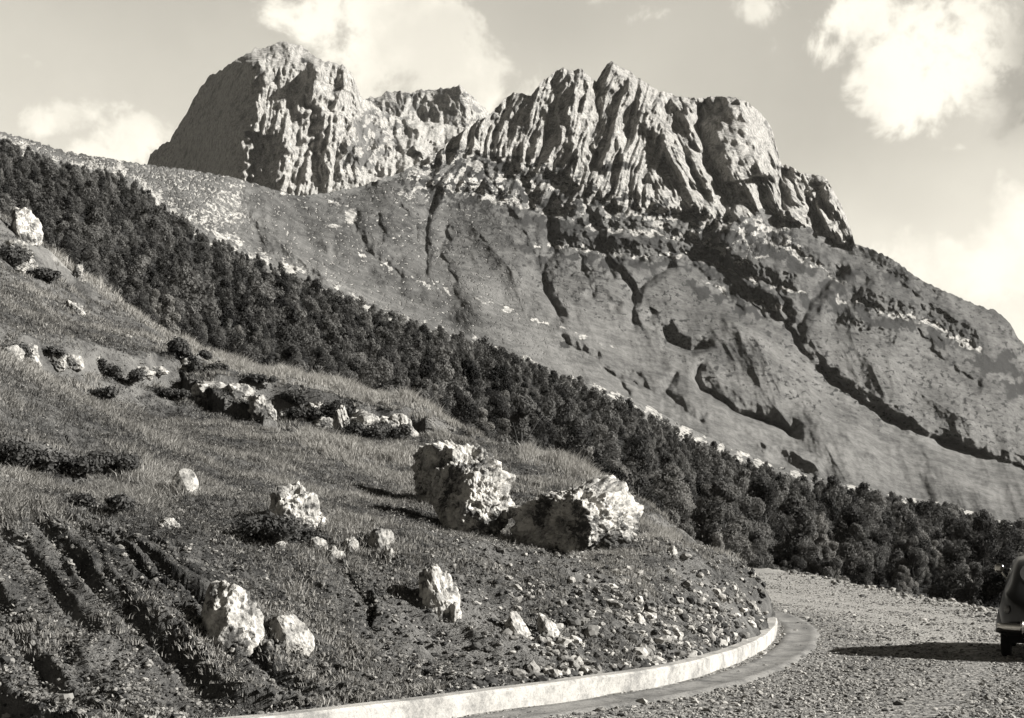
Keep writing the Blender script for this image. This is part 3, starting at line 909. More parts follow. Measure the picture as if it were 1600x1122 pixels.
# ------------------------------------------------------------------ near ground: kerb line, road, hillside
KERB = np.array([(-22, -2.5), (-16, 2.4), (-11, 5.4), (-7.5, 7.2), (-4.8, 8.3), (-2.25, 10.1), (-0.9, 11.5), (0.1, 12.65), (1.0, 13.75), (1.95, 15.1), (3.3, 18.0), (4.75, 22.5), (5.9, 28.0), (6.25, 34.0), (5.2, 41.0), (2.5, 49.0), (-2, 57), (-8, 64), (-16, 71)])


def catmull(p, n=24):
    p = np.asarray(p, float)
    q = np.vstack([2 * p[0] - p[1], p, 2 * p[-1] - p[-2]])
    out = []
    for i in range(len(p) - 1):
        a, b, c, d = q[i:i + 4]
        t = np.linspace(0, 1, n, endpoint=False)[:, None]
        out.append(0.5 * (2 * b + (c - a) * t + (2 * a - 5 * b + 4 * c - d) * t ** 2 + (3 * b - a - 3 * c + d) * t ** 3))
    return np.vstack(out + [p[-1:]])


KL = catmull(KERB)
_kseg = np.hypot(*np.diff(KL, axis=0).T)
KS = np.r_[0, np.cumsum(_kseg)]
_kt = np.gradient(KL, axis=0)
_kt /= np.linalg.norm(_kt, axis=1)[:, None]
KN = np.c_[-_kt[:, 1], _kt[:, 0]]        # towards the hill


def kerb_coords(x, y):
    """signed distance behind the kerb line (positive = hill side) and arc length"""
    x = np.asarray(x, float)
    sh = x.shape
    q = np.c_[x.ravel(), np.asarray(y, float).ravel()]
    d = np.empty(len(q))
    s = np.empty(len(q))
    for i in range(0, len(q), 20000):
        c = q[i:i + 20000]
        r2 = ((c[:, None] - KL[None]) ** 2).sum(2)
        k = r2.argmin(1)
        v = c - KL[k]
        d[i:i + 20000] = np.sign((v * KN[k]).sum(1) + 1e-12) * np.sqrt(r2[np.arange(len(c)), k])
        s[i:i + 20000] = KS[k] + (v * _kt[k]).sum(1)
    return d.reshape(sh), s.reshape(sh)


# the road surface: level in front, climbing gently round the bend, dropping away beyond its edge
ROAD_EDGE = np.array([(9.5, 6), (10.5, 20), (12.6, 30), (14.0, 35.0), (14.1, 42), (14.3, 52), (14.5, 62), (14.2, 76), (11, 92), (2, 110), (-12, 125)])
RE = catmull(ROAD_EDGE)
_ret = np.gradient(RE, axis=0)
_ret /= np.linalg.norm(_ret, axis=1)[:, None]


def edge_dist(x, y):
    """positive = past the valley edge of the road"""
    sh = np.shape(x)
    q = np.c_[np.ravel(x), np.ravel(y)]
    d = np.empty(len(q))
    for i in range(0, len(q), 20000):
        c = q[i:i + 20000]
        r2 = ((c[:, None] - RE[None]) ** 2).sum(2)
        k = r2.argmin(1)
        v = c - RE[k]
        d[i:i + 20000] = np.sign(v[:, 0] * _ret[k, 1] - v[:, 1] * _ret[k, 0] + 1e-12) * np.sqrt(r2[np.arange(len(c)), k])
    return d.reshape(sh)


tps_r = TPS([(0, 0), (-10, 0), (10, 0), (0, 12), (8, 12), (6, 20), (10, 24), (7, 30), (13, 30), (14, 35), (10, 40), (14, 42), (9, 50), (14.2, 52), (14.5, 62), (14.2, 76), (6, 80), (2, 100), (-10, 110), (25, 35), (25, 60), (-20, -10), (20, -10)],
            [0, 0, 0, 0, 0, 0, 0, 0.05, 0, 0.0, 0.12, 0.14, 0.38, 0.42, 0.74, 0.86, 0.7, 0.8, 0.9, 0.1, 0.6, 0, 0], 20.0, 1e-3)


def road_z(x, y):
    e = edge_dist(x, y)
    z = tps_r(x, y)
    z = z + 0.10 * np.exp(-((e + 0.6) / 0.7) ** 2) * (0.5 + perlin(np.asarray(x) * 0.8, np.asarray(y) * 0.5, 3))      # loose berm
    z = z - np.where(e > 0, 0.30 * e + 0.03 * e * e, 0).clip(0, 7)
    return z + fbm(np.asarray(x) / 1.6, np.asarray(y) / 1.6, 4, 7) * 0.018


HC = [(0, 1105, 9.9), (0, 830, 12.4), (0, 700, 17.5), (0, 560, 27), (0, 450, 39), (0, 335, 53),
      (60, 378, 51), (150, 445, 50),
      (150, 1095, 10.2), (150, 835, 12.8), (150, 700, 20), (150, 560, 33),
      (300, 1085, 10.7), (300, 960, 11.9), (300, 840, 13.6), (300, 770, 18), (300, 700, 24), (300, 620, 34), (300, 545, 48),
      (400, 575, 46), (500, 1065, 11.9), (500, 960, 13.2), (500, 865, 14.9), (500, 800, 20), (500, 700, 30), (500, 598, 45),
      (620, 630, 42), (700, 1045, 13.0), (700, 900, 15.2), (700, 850, 20), (700, 780, 27), (700, 700, 35), (700, 665, 40),
      (820, 722, 37), (900, 1022, 14.5), (900, 915, 16.6), (900, 868, 21), (900, 735, 35), (950, 750, 33),
      (1000, 1000, 15.8), (1000, 905, 18.5), (1000, 842, 27), (1060, 845, 28),
      (1100, 992, 17.6), (1100, 920, 20), (1100, 880, 23), (1100, 852, 28),
      (1150, 920, 21.5), (1150, 872, 28), (1185, 955, 22.8), (1180, 905, 27)]
hp, hv = [], []
for px, py, D in HC:
    hp.append(((px - CX) / F * D, D))
    hv.append(EYE + (HY - py) / F * D)
for px, D, z in ((-500, 60, 30), (-500, 20, 9), (-300, 14, 2.9), (-300, 60, 24), (0, 70, 14.5), (150, 66, 11.5), (300, 62, 7.6), (400, 60, 6.2), (500, 58, 5.6), (620, 55, 4.2), (700, 53, 3.4), (820, 50, 2.2), (950, 45, 1.4), (1000, 38, 1.0),
                 (1100, 36, 1.1), (1150, 34, 0.7), (0, 95, 11), (300, 90, 5), (700, 80, 2), (-500, 100, 22)):
    hp.append(((px - CX) / F * D, D))
    hv.append(z)
for k in range(0, len(KL), 10):                 # the ground meets the back of the wall
    q = KL[k] + KN[k] * 0.23
    if q[1] < 3 or q[1] > 60:
        continue
    hp.append(tuple(q))
    hv.append(0.19 + max(0.0, (q[1] - 30) * 0.012))
tps_h = TPS(hp, hv, 15.0, 2e-4)


def hill_base(x, y):
    d, s = kerb_coords(x, y)
    z = tps_h(x, y)
    return z, d, s


def scarp_points(pl):
    out = []
    for px, py in pl:
        u, v = (px - CX) / F, (HY - py) / F
        D = np.exp(np.linspace(math.log(9), math.log(80), 500))
        z = tps_h(u * D, D)
        k = np.nonzero(z >= EYE + v * D)[0]
        if len(k):
            out.append((u * D[k[0]], D[k[0]]))
    return out


SCARPS = [(scarp_points(pl), a, w) for pl, a, w in (([(345, 600), (400, 606), (450, 616), (520, 630), (580, 640), (640, 652), (690, 684)], 1.8, 0.4), ([(-20, 528), (60, 540), (130, 552), (200, 572), (270, 566), (330, 590)], 1.1, 0.4),
                                                     ([(-20, 395), (40, 400), (100, 420)], 0.9, 0.6), ([(-10, 700), (90, 700), (200, 745), (330, 790)], 0.25, 0.5), ([(400, 840), (520, 838), (620, 862), (660, 885)], 0.30, 0.35))]


def hill_all(x, y):
    x = np.asarray(x, float)
    y = np.asarray(y, float)
    z, d, s = hill_base(x, y)
    wb_ = np.interp(x, [0.0, 3.5], [1.0, 0.52])
    bank = sstep(0.2, 0.8, d) * sstep(4.6, 2.4, (d + 0.9 * perlin(s / 3.0, s * 0 + 1.5, 5)) / wb_)
    # erosion rills running down the cut bank, leaning
    u = s + d * 0.5 - 0.05 * d * d + 0.16 * perlin(x / 0.9, y / 0.9, 8)
    left = 0.12 + 0.88 * sstep(23.5, 18.5, s - 5)          # deepest at the left
    q1 = np.clip(1 - np.abs(perlin(u / 0.50, d / 6.0, 130)) / 0.30, 0, 1)
    q2 = np.clip(1 - np.abs(perlin(u / 0.30, d / 2.0, 131)) / 0.3, 0, 1)
    z = z - bank * (0.03 + 0.44 * left) * q1 - bank * (0.05 + 0.05 * left) * q2
    z = z + (fbm(x / 0.22, y / 0.22, 3, 132, 0.6) * 0.022) * sstep(0.3, 0.8, d) * sstep(34, 20, y)
    z = z + fbm(x / 5.0, y / 5.0, 4, 133, 0.5) * 0.20 * sstep(1.0, 5.0, d)
    z = z + fbm(x / 0.9, y / 0.9, 4, 136, 0.55) * 0.075 * sstep(0.3, 1.2, d)
    for pl, a, w in SCARPS:
        m = (y > min(q[1] for q in pl) - 9) & (y < max(q[1] for q in pl) + 9) & (x > min(q[0] for q in pl) - 6) & (x < max(q[0] for q in pl) + 6)
        if not m.any():
            continue
        xm = x[m] + perlin(x[m] / 0.9, y[m] / 0.9, 210) * 0.35 + perlin(x[m] / 3, y[m] / 3, 212) * 0.5
        ym = y[m] + perlin(x[m] / 0.9, y[m] / 0.9, 211) * 0.35 + perlin(x[m] / 3, y[m] / 3, 213) * 0.5
        dd, sg, tt = poly_dist(xm, ym, pl)
        below = np.where(sg < 0, dd, -dd)
        e = sstep(0, 0.12, tt) * sstep(1, 0.88, tt)
        z[m] += e * a * (0.7 + 0.5 * perlin(xm / 2.5, ym / 2.5, 214)) * (0.35 * sstep(-3.5, 0, below) * (below <= 0) + (below > 0) * (0.35 - sstep(0, w, below)) + (below > 0) * 0.65 * sstep(1.0, 8.0, below))
    # small terraces on the far slope
    up = sstep(22, 30, y)
    z = z + up * 0.32 * (np.abs(((z + 0.6 * fbm(x / 6, y / 6, 3, 140)) / 1.25) % 1.0 - 0.5) - 0.25) * sstep(-0.15, 0.35, perlin(x / 7, y / 7, 144))
    z = np.where(d < 0.12, -0.35, z)
    return z, d, s, bank


def steep(x, y, e=0.14):
    z0 = hill_all(x, y)[0]
    return np.hypot(hill_all(x + e, y)[0] - z0, hill_all(x, y + e)[0] - z0) / e


def hill_z(x, y):
    return hill_all(x, y)[0]


_DR = np.exp(np.linspace(math.log(7), math.log(85), 900))


def hit(px, py):
    """first point of the near hill seen at a picture position"""
    u, v = (px - CX) / F, (HY - py) / F
    z = hill_z(u * _DR, _DR)
    k = np.nonzero(z >= EYE + v * _DR)[0]
    if not len(k):
        return None
    D = _DR[k[0]]
    return Vector((u * D, D, z[k[0]]))


us = np.r_[np.linspace(-1.6, -0.45, 60, endpoint=False), np.arange(-0.45, 0.245, 2.2 / F)]
DS = np.exp(np.linspace(math.log(5.5), math.log(100), 1000))
HU, HD = np.meshgrid(us, DS)
HXX, HYY = HU * HD, HD
HZ, Hd, Hs, Hb = hill_all(HXX, HYY)
Hpx, Hpy = HU * F + CX, HY - (HZ - EYE) / HD * F
gz = np.hypot(np.gradient(HZ, axis=0) / np.gradient(HD, axis=0), np.gradient(HZ, axis=1) / np.maximum(np.gradient(HXX, axis=1), 1e-4))
bare = np.clip(0.8 * sstep(0.7, 1.2, gz) + Hb * (0.75 + 0.5 * fbm(HXX / 1.5, HYY / 1.5, 3, 150)), 0, 1)
crestpale = np.zeros_like(HXX)
for pl, w in (([(330, 555), (450, 590), (560, 605), (640, 630), (700, 665)], 18), ([(90, 400), (170, 450), (300, 540)], 14), ([(480, 690), (600, 715), (640, 720)], 16), ([(820, 712), (950, 745), (960, 760)], 12)):
    d_, _, _ = poly_dist(Hpx, Hpy, pl)
    crestpale = np.maximum(crestpale, np.clip(1.1 - d_ / w, 0, 1))  # crest band lightened: glow of side-lit grass put into the soil colour
o = mesh_from('hillside', np.stack([HXX, HYY, HZ], -1).reshape(-1, 3), grid_faces(*HXX.shape), MAT_SOIL, None, True, {'bare': bare, 'pale': crestpale})
tag(o, kind='structure')

ru = np.linspace(-2.2, 2.2, 520)
rd = np.exp(np.linspace(math.log(1.2), math.log(130), 460))
RU, RD = np.meshgrid(ru, rd)
RX, RY = RU * RD, RD
RZ = road_z(RX, RY)
kd_r, ks_r = kerb_coords(RX, RY)
RZ = np.where(kd_r > 1.2, RZ - np.clip(kd_r - 1.2, 0, 3), RZ)
o = mesh_from('road', np.stack([RX, RY, RZ], -1).reshape(-1, 3), grid_faces(*RX.shape), MAT_ROAD, None, True,
              {'pale': sstep(19.5, 24, RY + 1.2 * fbm(RX / 3, RY / 3, 3, 160)) * 0.9 * sstep(1.2, 2.2, -kd_r) + 0.35 * np.exp(-(np.minimum(np.abs(kd_r + 3.2), np.abs(kd_r + 4.7)) / 0.36) ** 2)})
tag(o, kind='structure')

# low wall along the foot of the bank
def mat_concrete(name, lo, hi, dark, amt=0.6):
    m, t, b = new_mat(name)
    P = OBJV(t)
    n1 = NOISE(t, P, 1.1, 6, 0.7)
    n2 = NOISE(t, P, 7.0, 7, 0.7)
    n3 = NOISE(t, P, 40.0, 5, 0.7)
    f = M(t, 'ADD', M(t, 'MULTIPLY', n1, 0.45), M(t, 'ADD', M(t, 'MULTIPLY', n2, 0.35), M(t, 'MULTIPLY', n3, 0.2)))
    c = grey(t, lo, hi, MR(t, f, 0.38, 0.58, 0, 1))
    c = MIXC(t, MR(t, M(t, 'ADD', M(t, 'MULTIPLY', n2, 0.6), M(t, 'MULTIPLY', n3, 0.4)), 0.56, 0.66, 0, amt), c, warm(dark))
    t.links.new(c, b.inputs['Base Color'])
    bump(t, b, M(t, 'ADD', n2, n3), 0.6, 0.012)
    return m


MAT_CONC = mat_concrete('stained pale concrete', 0.26, 0.66, 0.16)
prof = [(0.02, -0.15), (0.0, 0.0), (-0.01, 0.195), (0.02, 0.22), (0.19, 0.22), (0.23, 0.20), (0.23, -0.15)]
sel = [k for k in range(len(KL)) if -12 < KL[k][0] and KL[k][1] < 45]
rows = []
for k in sel:
    top = 1 + 0.04 * perlin(np.array([KS[k] / 1.3]), np.array([0.5]), 2)[0]
    zr = float(tps_r(np.array([KL[k][0]]), np.array([KL[k][1]]))[0])
    for (dd, zz) in prof:
        jit = 0.016 * perlin(np.array([KS[k] * 2.1 + dd * 5]), np.array([zz * 9]), 6)[0]
        q = KL[k] + KN[k] * (dd + jit)
        rows.append((q[0], q[1], zr + zz * top))
wall = mesh_from('low_wall', np.array(rows), grid_faces(len(sel), len(prof)), MAT_CONC, None, False)
tag(wall, 'low pale concrete wall curving along the foot of the grassy bank', 'wall')

# smooth concrete gutter beside it
MAT_GUT = mat_concrete('dusty gutter concrete', 0.13, 0.36, 0.09, 0.8)
rows = []
npf = 9
for k in sel:
    w = float(np.interp(KS[k], [20, 30, 40, 55, 62], [0.6, 0.65, 0.7, 0.85, 0.85]))
    for j in range(npf):
        f = j / (npf - 1)
        dd = -0.12 - f * w
        q = KL[k] + KN[k] * (dd + 0.05 * (j == npf - 1) * perlin(np.array([KS[k] * 1.7]), np.array([4.0]), 4)[0])
        zr = float(tps_r(np.array([q[0]]), np.array([q[1]]))[0])
        rows.append((q[0], q[1], zr + 0.045 - 0.03 * math.sin(f * math.pi) - (0.05 if j in (0, npf - 1) else 0)))
o = mesh_from('gutter', np.array(rows), grid_faces(len(sel), npf), MAT_GUT, None, True)
tag(o, kind='structure')

# ------------------------------------------------------------------ rocks
ICO = {}


def ico(sub):
    if sub not in ICO:
        bm = bmesh.new()
        bmesh.ops.create_icosphere(bm, subdivisions=sub, radius=1)
        bm.verts.ensure_lookup_table()
        ICO[sub] = (np.array([v.co[:] for v in bm.verts]), np.array([[v.index for v in f.verts] for f in bm.faces]))
        bm.free()
    return ICO[sub]


def rock_shape(sub, seed, planes=16, pit=0.06, rough=0.10, blunt=0.88, facets=()):
    v, f = ico(sub)
    r_ = np.random.default_rng(seed)
    n = r_.normal(size=(planes, 3))
    n /= np.linalg.norm(n, axis=1)[:, None]
    dd = 0.72 + 0.33 * r_.random(planes)
    for q in facets:
        w_ = np.array(q[:3], float)
        n = np.vstack([n, w_ / np.linalg.norm(w_)])
        dd = np.r_[dd, q[3]]
    dot = v @ n.T
    rr = np.where(dot > 0.05, dd / np.maximum(dot, 0.05), 9.0)
    rad = np.minimum(rr.min(1), 1.12)
    rad = rad * blunt + (1 - blunt)
    p = v * 1.0
    rad = rad * (1 + rough * fbm3(p * 1.8 + seed, 3, seed % 50))
    if pit:
        big = fbm3(p * 3.6 + seed * 2, 3, 20 + seed % 30)
        small = perlin3(p * 9.0 + seed, 33) + 0.6 * perlin3(p * 17.0 + seed, 37)
        rad = rad + pit * (0.9 * big + 0.2 * small) + pit * (0.8 * np.abs(perlin3(p * 6.0 + seed, 61)) + 0.32 * np.abs(perlin3(p * 13.0 + seed, 63)) - 0.25)
        np_ = 60 if sub >= 6 else 30
        c = r_.normal(size=(np_, 3))
        c /= np.linalg.norm(c, axis=1)[:, None]
        q = v + 0.05 * np.stack([perlin3(v * 6 + i * 3.1, 51) for i in range(3)], 1)
        for i in range(np_):
            pr = r_.uniform(0.06, 0.30) * (0.6 + 0.4 * (i % 4 == 0))
            dd_ = np.linalg.norm((q - c[i]) * r_.uniform(0.8, 1.6, 3), axis=1)
            rad = rad - pit * r_.uniform(0.7, 2.2) * np.clip(1 - dd_ / pr, 0, 1) ** 0.55
    return v * rad[:, None], f


def boulder(label, x0, x1, y0, y1, seed, deep=0.9, sink=0.18, lean=0, sub=5, pit=0.06, rough=0.12, mat=None, name='boulder', cat='boulder', group=None, dy=0.0, yaw=0.0, facets=((-0.85, -0.5, 0.12, 0.66), (0.75, -0.6, 0.2, 0.72))):
    p = hit((x0 + x1) / 2, y1 - 3)
    if p is None:
        p = hit((x0 + x1) / 2, y1 + 12)
    D = p.y + dy
    w, h = (x1 - x0) * D / F, (y1 - y0) * D / F
    v, f = rock_shape(sub, seed, 10, pit, rough, 0.88, facets)
    if yaw:
        c, s = math.cos(yaw), math.sin(yaw)
        v = v @ np.array([[c, s, 0], [-s, c, 0], [0, 0, 1]])
    for i in (0, 1):
        v[:, i] = (v[:, i] - v[:, i].min()) / (v[:, i].max() - v[:, i].min()) * 2 - 1
    lo, hi = v[:, 2].min(), v[:, 2].max()
    v[:, 2] = (v[:, 2] - lo) / (hi - lo)                     # 0..1
    hh = h * (1 + sink)
    V = np.c_[v[:, 0] * w / 2, v[:, 1] * w / 2 * deep, v[:, 2] * hh - hh * sink / (1 + sink)]
    V[:, 0] += lean * V[:, 2]
    V[:, 1] += 0.12 * V[:, 2]
    o = mesh_from(name, V, f, mat or MAT_LIME, None, False)
    ztop = EYE + (HY - y0) / F * D
    o.location = (((x0 + x1) / 2 - CX) / F * D, D + w * deep * 0.25, ztop - h)
    return tag(o, label, cat, group)


boulder('huge pitted white boulder, upper block behind the split front block', 638, 806, 682, 812, 11, 0.7, 0.25, 0, 7, 0.10, 0.14, dy=1.0, facets=((-0.8, -0.6, 0.05, 0.6), (0.5, -0.8, 0.1, 0.7), (0, -0.1, 1, 0.7)))
boulder('huge pitted white boulder, tall front block standing over the bank', 664, 804, 714, 842, 23, 0.8, 0.2, 0.05, 7, 0.12, 0.14, facets=((-0.85, -0.5, 0.12, 0.5), (0.75, -0.6, 0.2, 0.75), (0.1, -0.3, 1, 0.8)))
boulder('long dark boulder with a bright pitted right end, right of the split boulder', 782, 1002, 736, 870, 37, 0.8, 0.2, 0.15, 7, 0.11, 0.12, facets=((-0.75, -0.66, -0.1, 0.45), (0.8, -0.55, 0.2, 0.8), (-0.4, -0.2, 1.0, 0.6)))
boulder('round-topped pale stone standing alone in the grass', 268, 309, 731, 778, 41, 0.55, 0.25, -0.05, 5, 0.012, 0.03, facets=(), cat='stone', name='standing_stone')
boulder('craggy white outcrop in the grass left of the split boulder', 402, 505, 748, 832, 53, 0.8, 0.3, 0.05, 5, 0.10, 0.18, name='rock', cat='rock')
boulder('big rounded rock jutting from the eroded bank above the wall', 306, 408, 906, 1012, 61, 0.8, 0.2, -0.04, 5, 0.07, 0.13, name='rock', cat='rock')
boulder('flat slab leaning out of the bank beside the big rounded rock', 424, 496, 960, 1030, 67, 0.5, 0.25, -0.25, 5, 0.05, 0.12, name='rock', cat='rock')
boulder('jagged upright rock in the middle of the bank below the split boulder', 655, 724, 880, 968, 71, 0.6, 0.25, -0.15, 5, 0.08, 0.18, name='rock', cat='rock')
boulder('pale rock on the skyline at the upper left of the hill', 8, 62, 318, 378, 83, 0.7, 0.3, -0.12, 5, 0.08, 0.15, name='rock', cat='rock')
boulder('narrow pale rock in the bank to the left of two small boulders', 700, 722, 940, 975, 84, 0.7, 0.3, 0, 4, 0.06, 0.15, name='rock', cat='rock')
boulder('small lying slab near the foot of the bank above the wall', 790, 832, 955, 1000, 86, 0.7, 0.3, -0.2, 4, 0.06, 0.15, name='rock', cat='rock')
boulder('small pale block near the foot of the bank, right of the lying slab', 840, 878, 958, 1006, 87, 0.7, 0.3, -0.2, 4, 0.06, 0.15, name='rock', cat='rock')
boulder('small white stone poking out of the bank near the bend', 988, 1010, 958, 980, 88, 0.7, 0.3, 0, 4, 0.05, 0.12, name='rock', cat='rock')
boulder('short pale marker stone on the grassy rim by the wood', 1044, 1060, 852, 870, 89, 0.6, 0.3, 0, 3, 0.02, 0.05, name='standing_stone', cat='stone')
for k, (a, b, c, d) in enumerate(((575, 612, 822, 862), (600, 618, 850, 886), (535, 560, 838, 868), (478, 508, 838, 862), (424, 446, 842, 860), (246, 276, 808, 828), (500, 536, 852, 880))):
    boulder(('broad pale stone along the rim of the bank', 'pale wedge-shaped stone on the rim of the bank below a broad stone', 'blocky stone on the rim of the bank', 'rough stone under the craggy outcrop', 'little white stone on the rim of the bank, leftmost under the craggy outcrop',
             'flat white stone lying in grass below the round-topped stone', 'dark-sided rock on the rim of the bank right of the craggy outcrop')[k], a - 3, b + 3, c, d, 90 + k, 0.9, 0.5, 0, 4, 0.09, 0.22, mat=MAT_STONE, name='rock', cat='rock')
# outcrops of the old terraces on the slope
OUT = [(470, 522, 616, 652), (500, 545, 628, 668), (540, 585, 630, 672), (570, 615, 640, 680), (610, 655, 645, 684), (350, 388, 594, 622), (415, 448, 620, 648), (380, 420, 606, 632), (20, 60, 535, 562), (58, 92, 540, 568), (95, 128, 545, 570), (0, 24, 525, 560), (140, 160, 555, 572), (200, 232, 566, 584), (232, 262, 564, 582), (262, 286, 562, 580), (286, 306, 560, 578), (304, 345, 588, 618), (330, 350, 590, 606),
       (366, 400, 600, 628), (398, 430, 616, 646), (425, 450, 632, 656), (452, 490, 610, 640), (486, 520, 640, 672), (520, 552, 632, 676), (552, 590, 640, 680), (590, 628, 640, 668), (0, 30, 395, 420), (35, 62, 400, 425), (5, 40, 370, 395), (110, 128, 405, 425), (176, 196, 510, 525), (110, 132, 470, 490)]
for k, (a, b, c, d) in enumerate(OUT):
    boulder('low weathered rock outcropping on the upper grassy slope', a - 6 * (k % 3), b + 8 * (k % 2), c + 4 * (k % 4) - 2, d, 120 + k, 0.9, 0.6, -0.2 + 0.15 * (k % 4), 4, 0.12, 0.25, mat=MAT_STONE, name='outcrop_rock', cat='rock', group='outcrops along the old terraces')

# ------------------------------------------------------------------ loose stones
def scatter_stones(name, P, S, mat, flat=0.65, seed=0, tone=None, sub=1):
    r_ = np.random.default_rng(seed)
    v0, f0 = ico(sub)
    n, nv = len(P), len(v0)
    base = np.stack([v0 * (0.72 + 0.5 * r_.random((nv, 1))) for _ in range(24)])
    V = base[r_.integers(0, 24, n)] * (S[:, None, None] * (0.7 + 0.6 * r_.random((n, 1, 3))))
    V[:, :, 2] *= flat
    a = r_.random(n) * 6.283
    tl = r_.normal(0, 0.35, n)
    x, y, z = V[..., 0].copy(), V[..., 1].copy(), V[..., 2].copy()
    y, z = y * np.cos(tl)[:, None] - z * np.sin(tl)[:, None], y * np.sin(tl)[:, None] + z * np.cos(tl)[:, None]
    V[..., 0] = x * np.cos(a)[:, None] - y * np.sin(a)[:, None]
    V[..., 1] = x * np.sin(a)[:, None] + y * np.cos(a)[:, None]
    V[..., 2] = z
    V += P[:, None, :]
    Fc = (f0[None] + (np.arange(n) * nv)[:, None, None]).reshape(-1, 3)
    tone = r_.random(n) if tone is None else tone
    o = mesh_from(name, V.reshape(-1, 3), Fc, mat, None, False, {'tone': np.repeat(tone, nv)})
    return tag(o, kind='stuff')


# gravel over the road, thickest close by
n = 200000
u = rng.uniform(-0.35, 0.62, n)
D = np.exp(rng.uniform(math.log(10.2), math.log(62), n))
x, y = u * D, D
kd, ks = kerb_coords(x, y)
ed = edge_dist(x, y)
gw = np.interp(ks, [20, 30, 40, 55, 62], [0.68, 0.73, 0.78, 0.93, 0.93])
keep = (kd < -0.05) & (ed < 0.6)
keep &= (kd < -gw) | (rng.random(n) < 0.16 + 0.7 * np.exp(-((kd + 0.12) / 0.13) ** 2) + 0.7 * np.exp(-((kd + gw) / 0.20) ** 2))
clump = sstep(-0.35, 0.25, fbm(x / 1.6, y / 1.6, 3, 170))
keep &= rng.random(n) < 0.45 + 0.55 * clump
tr = np.minimum(np.abs(-kd - 3.2 + 0.25 * perlin(x / 6, y / 6, 3)), np.abs(-kd - 4.7 + 0.25 * perlin(x / 6, y / 6, 4)))
keep &= rng.random(n) < 1 - 0.9 * np.exp(-(tr / 0.36) ** 2)
x, y, kd, ed = x[keep], y[keep], kd[keep], ed[keep]
S = np.clip(np.exp(rng.normal(math.log(0.0125), 0.5, len(x))), 0.008, 0.075) * (0.8 + 0.012 * y)
edge_big = np.exp(-((ed + 0.3) / 0.9) ** 2) * (rng.random(len(x)) < 0.25)
S = S * (1 + 2.2 * edge_big)
scatter_stones('gravel', np.c_[x, y, road_z(x, y) + S * 0.2], S, MAT_GRAVEL, 0.55, 1)
# rubble on the bank
n = 120000
u = rng.uniform(-0.62, 0.245, n)
D = np.exp(rng.uniform(math.log(7.5), math.log(34), n))
x, y = u * D, D
z, kd, ks, bk = hill_all(x, y)
pr = np.where(kd > 0.22, np.exp(-(kd - 0.2) / np.interp(x, [0, 3.5], [1.6, 0.85])) * (0.75 + 0.6 * sstep(-1.5, 1.5, x)) + 0.06 * bk, 0) + 0.016 * (kd > 2)
keep = rng.random(n) < pr * (0.35 + 0.9 * sstep(-0.3, 0.3, fbm(x / 1.2, y / 1.2, 3, 175)))
x, y, z, kd = x[keep], y[keep], z[keep], kd[keep]
S = np.clip(np.exp(rng.normal(math.log(0.019), 0.55, len(x))), 0.008, 0.11)
near_bend = sstep(-1.5, 1.5, x) * np.exp(-(kd - 0.2) / 1.6)
S = S * (1 + 1.3 * near_bend * (rng.random(len(x)) < 0.5))
tone = np.clip(rng.random(len(x)) ** 1.9 + 0.1 * (kd > 2.5), 0, 1) * np.interp(x, [-1.5, 1.0], [0.6, 1.0])
S = np.minimum(S, np.where((x < -0.5) & (rng.random(len(x)) < 0.93), 0.034, 0.085))
scatter_stones('rubble', np.c_[x, y, z + S * 0.25], S, MAT_RUBBLE, 0.7, 2, tone, 2)

# ------------------------------------------------------------------ grass
def grass(name, P, H, tone, nb, mat, seed=0, width=0.011, spread=0.10, lean=0.35):
    r_ = np.random.default_rng(seed)
    n = len(P)
    P = np.repeat(P, nb, 0)
    H = np.repeat(H, nb) * (0.55 + 0.65 * r_.random(n * nb))
    tn = np.clip(np.repeat(tone, nb) + r_.normal(0, 0.13, n * nb), 0, 1)
    m = n * nb
    a = r_.random(m) * 6.283
    rad = np.sqrt(r_.random(m)) * spread * (0.5 + np.repeat(r_.random(n), nb))
    b = P + np.c_[np.cos(a) * rad, np.sin(a) * rad, np.full(m, -0.02)]
    la = a + r_.normal(0, 0.9, m)
    le = H * np.abs(r_.normal(lean, 0.25, m))
    dirv = np.c_[np.cos(la), np.sin(la)]
    fa = r_.random(m) * 3.1416
    wv = np.c_[np.cos(fa), np.sin(fa)] * (width * (0.6 + 0.8 * r_.random(m)) * np.maximum(1.0, P[:, 1] / 20.0))[:, None]
    mid = b + np.c_[dirv * (le * 0.3)[:, None], H * 0.6]
    tip = b + np.c_[dirv * le[:, None], H]
    wz = np.c_[wv, np.zeros(m)]
    V = np.stack([b - wz, b + wz, mid - wz * 0.8, mid + wz * 0.8, tip], 1).reshape(-1, 3)
    i = np.arange(m)[:, None] * 5
    Fc = np.concatenate([i + np.array([[0, 1, 3]]), i + np.array([[0, 3, 2]]), i + np.array([[2, 3, 4]])])
    o = mesh_from(name, V, Fc, mat, None, False, {'tone': np.repeat(tn, 5)})
    return tag(o, kind='stuff')


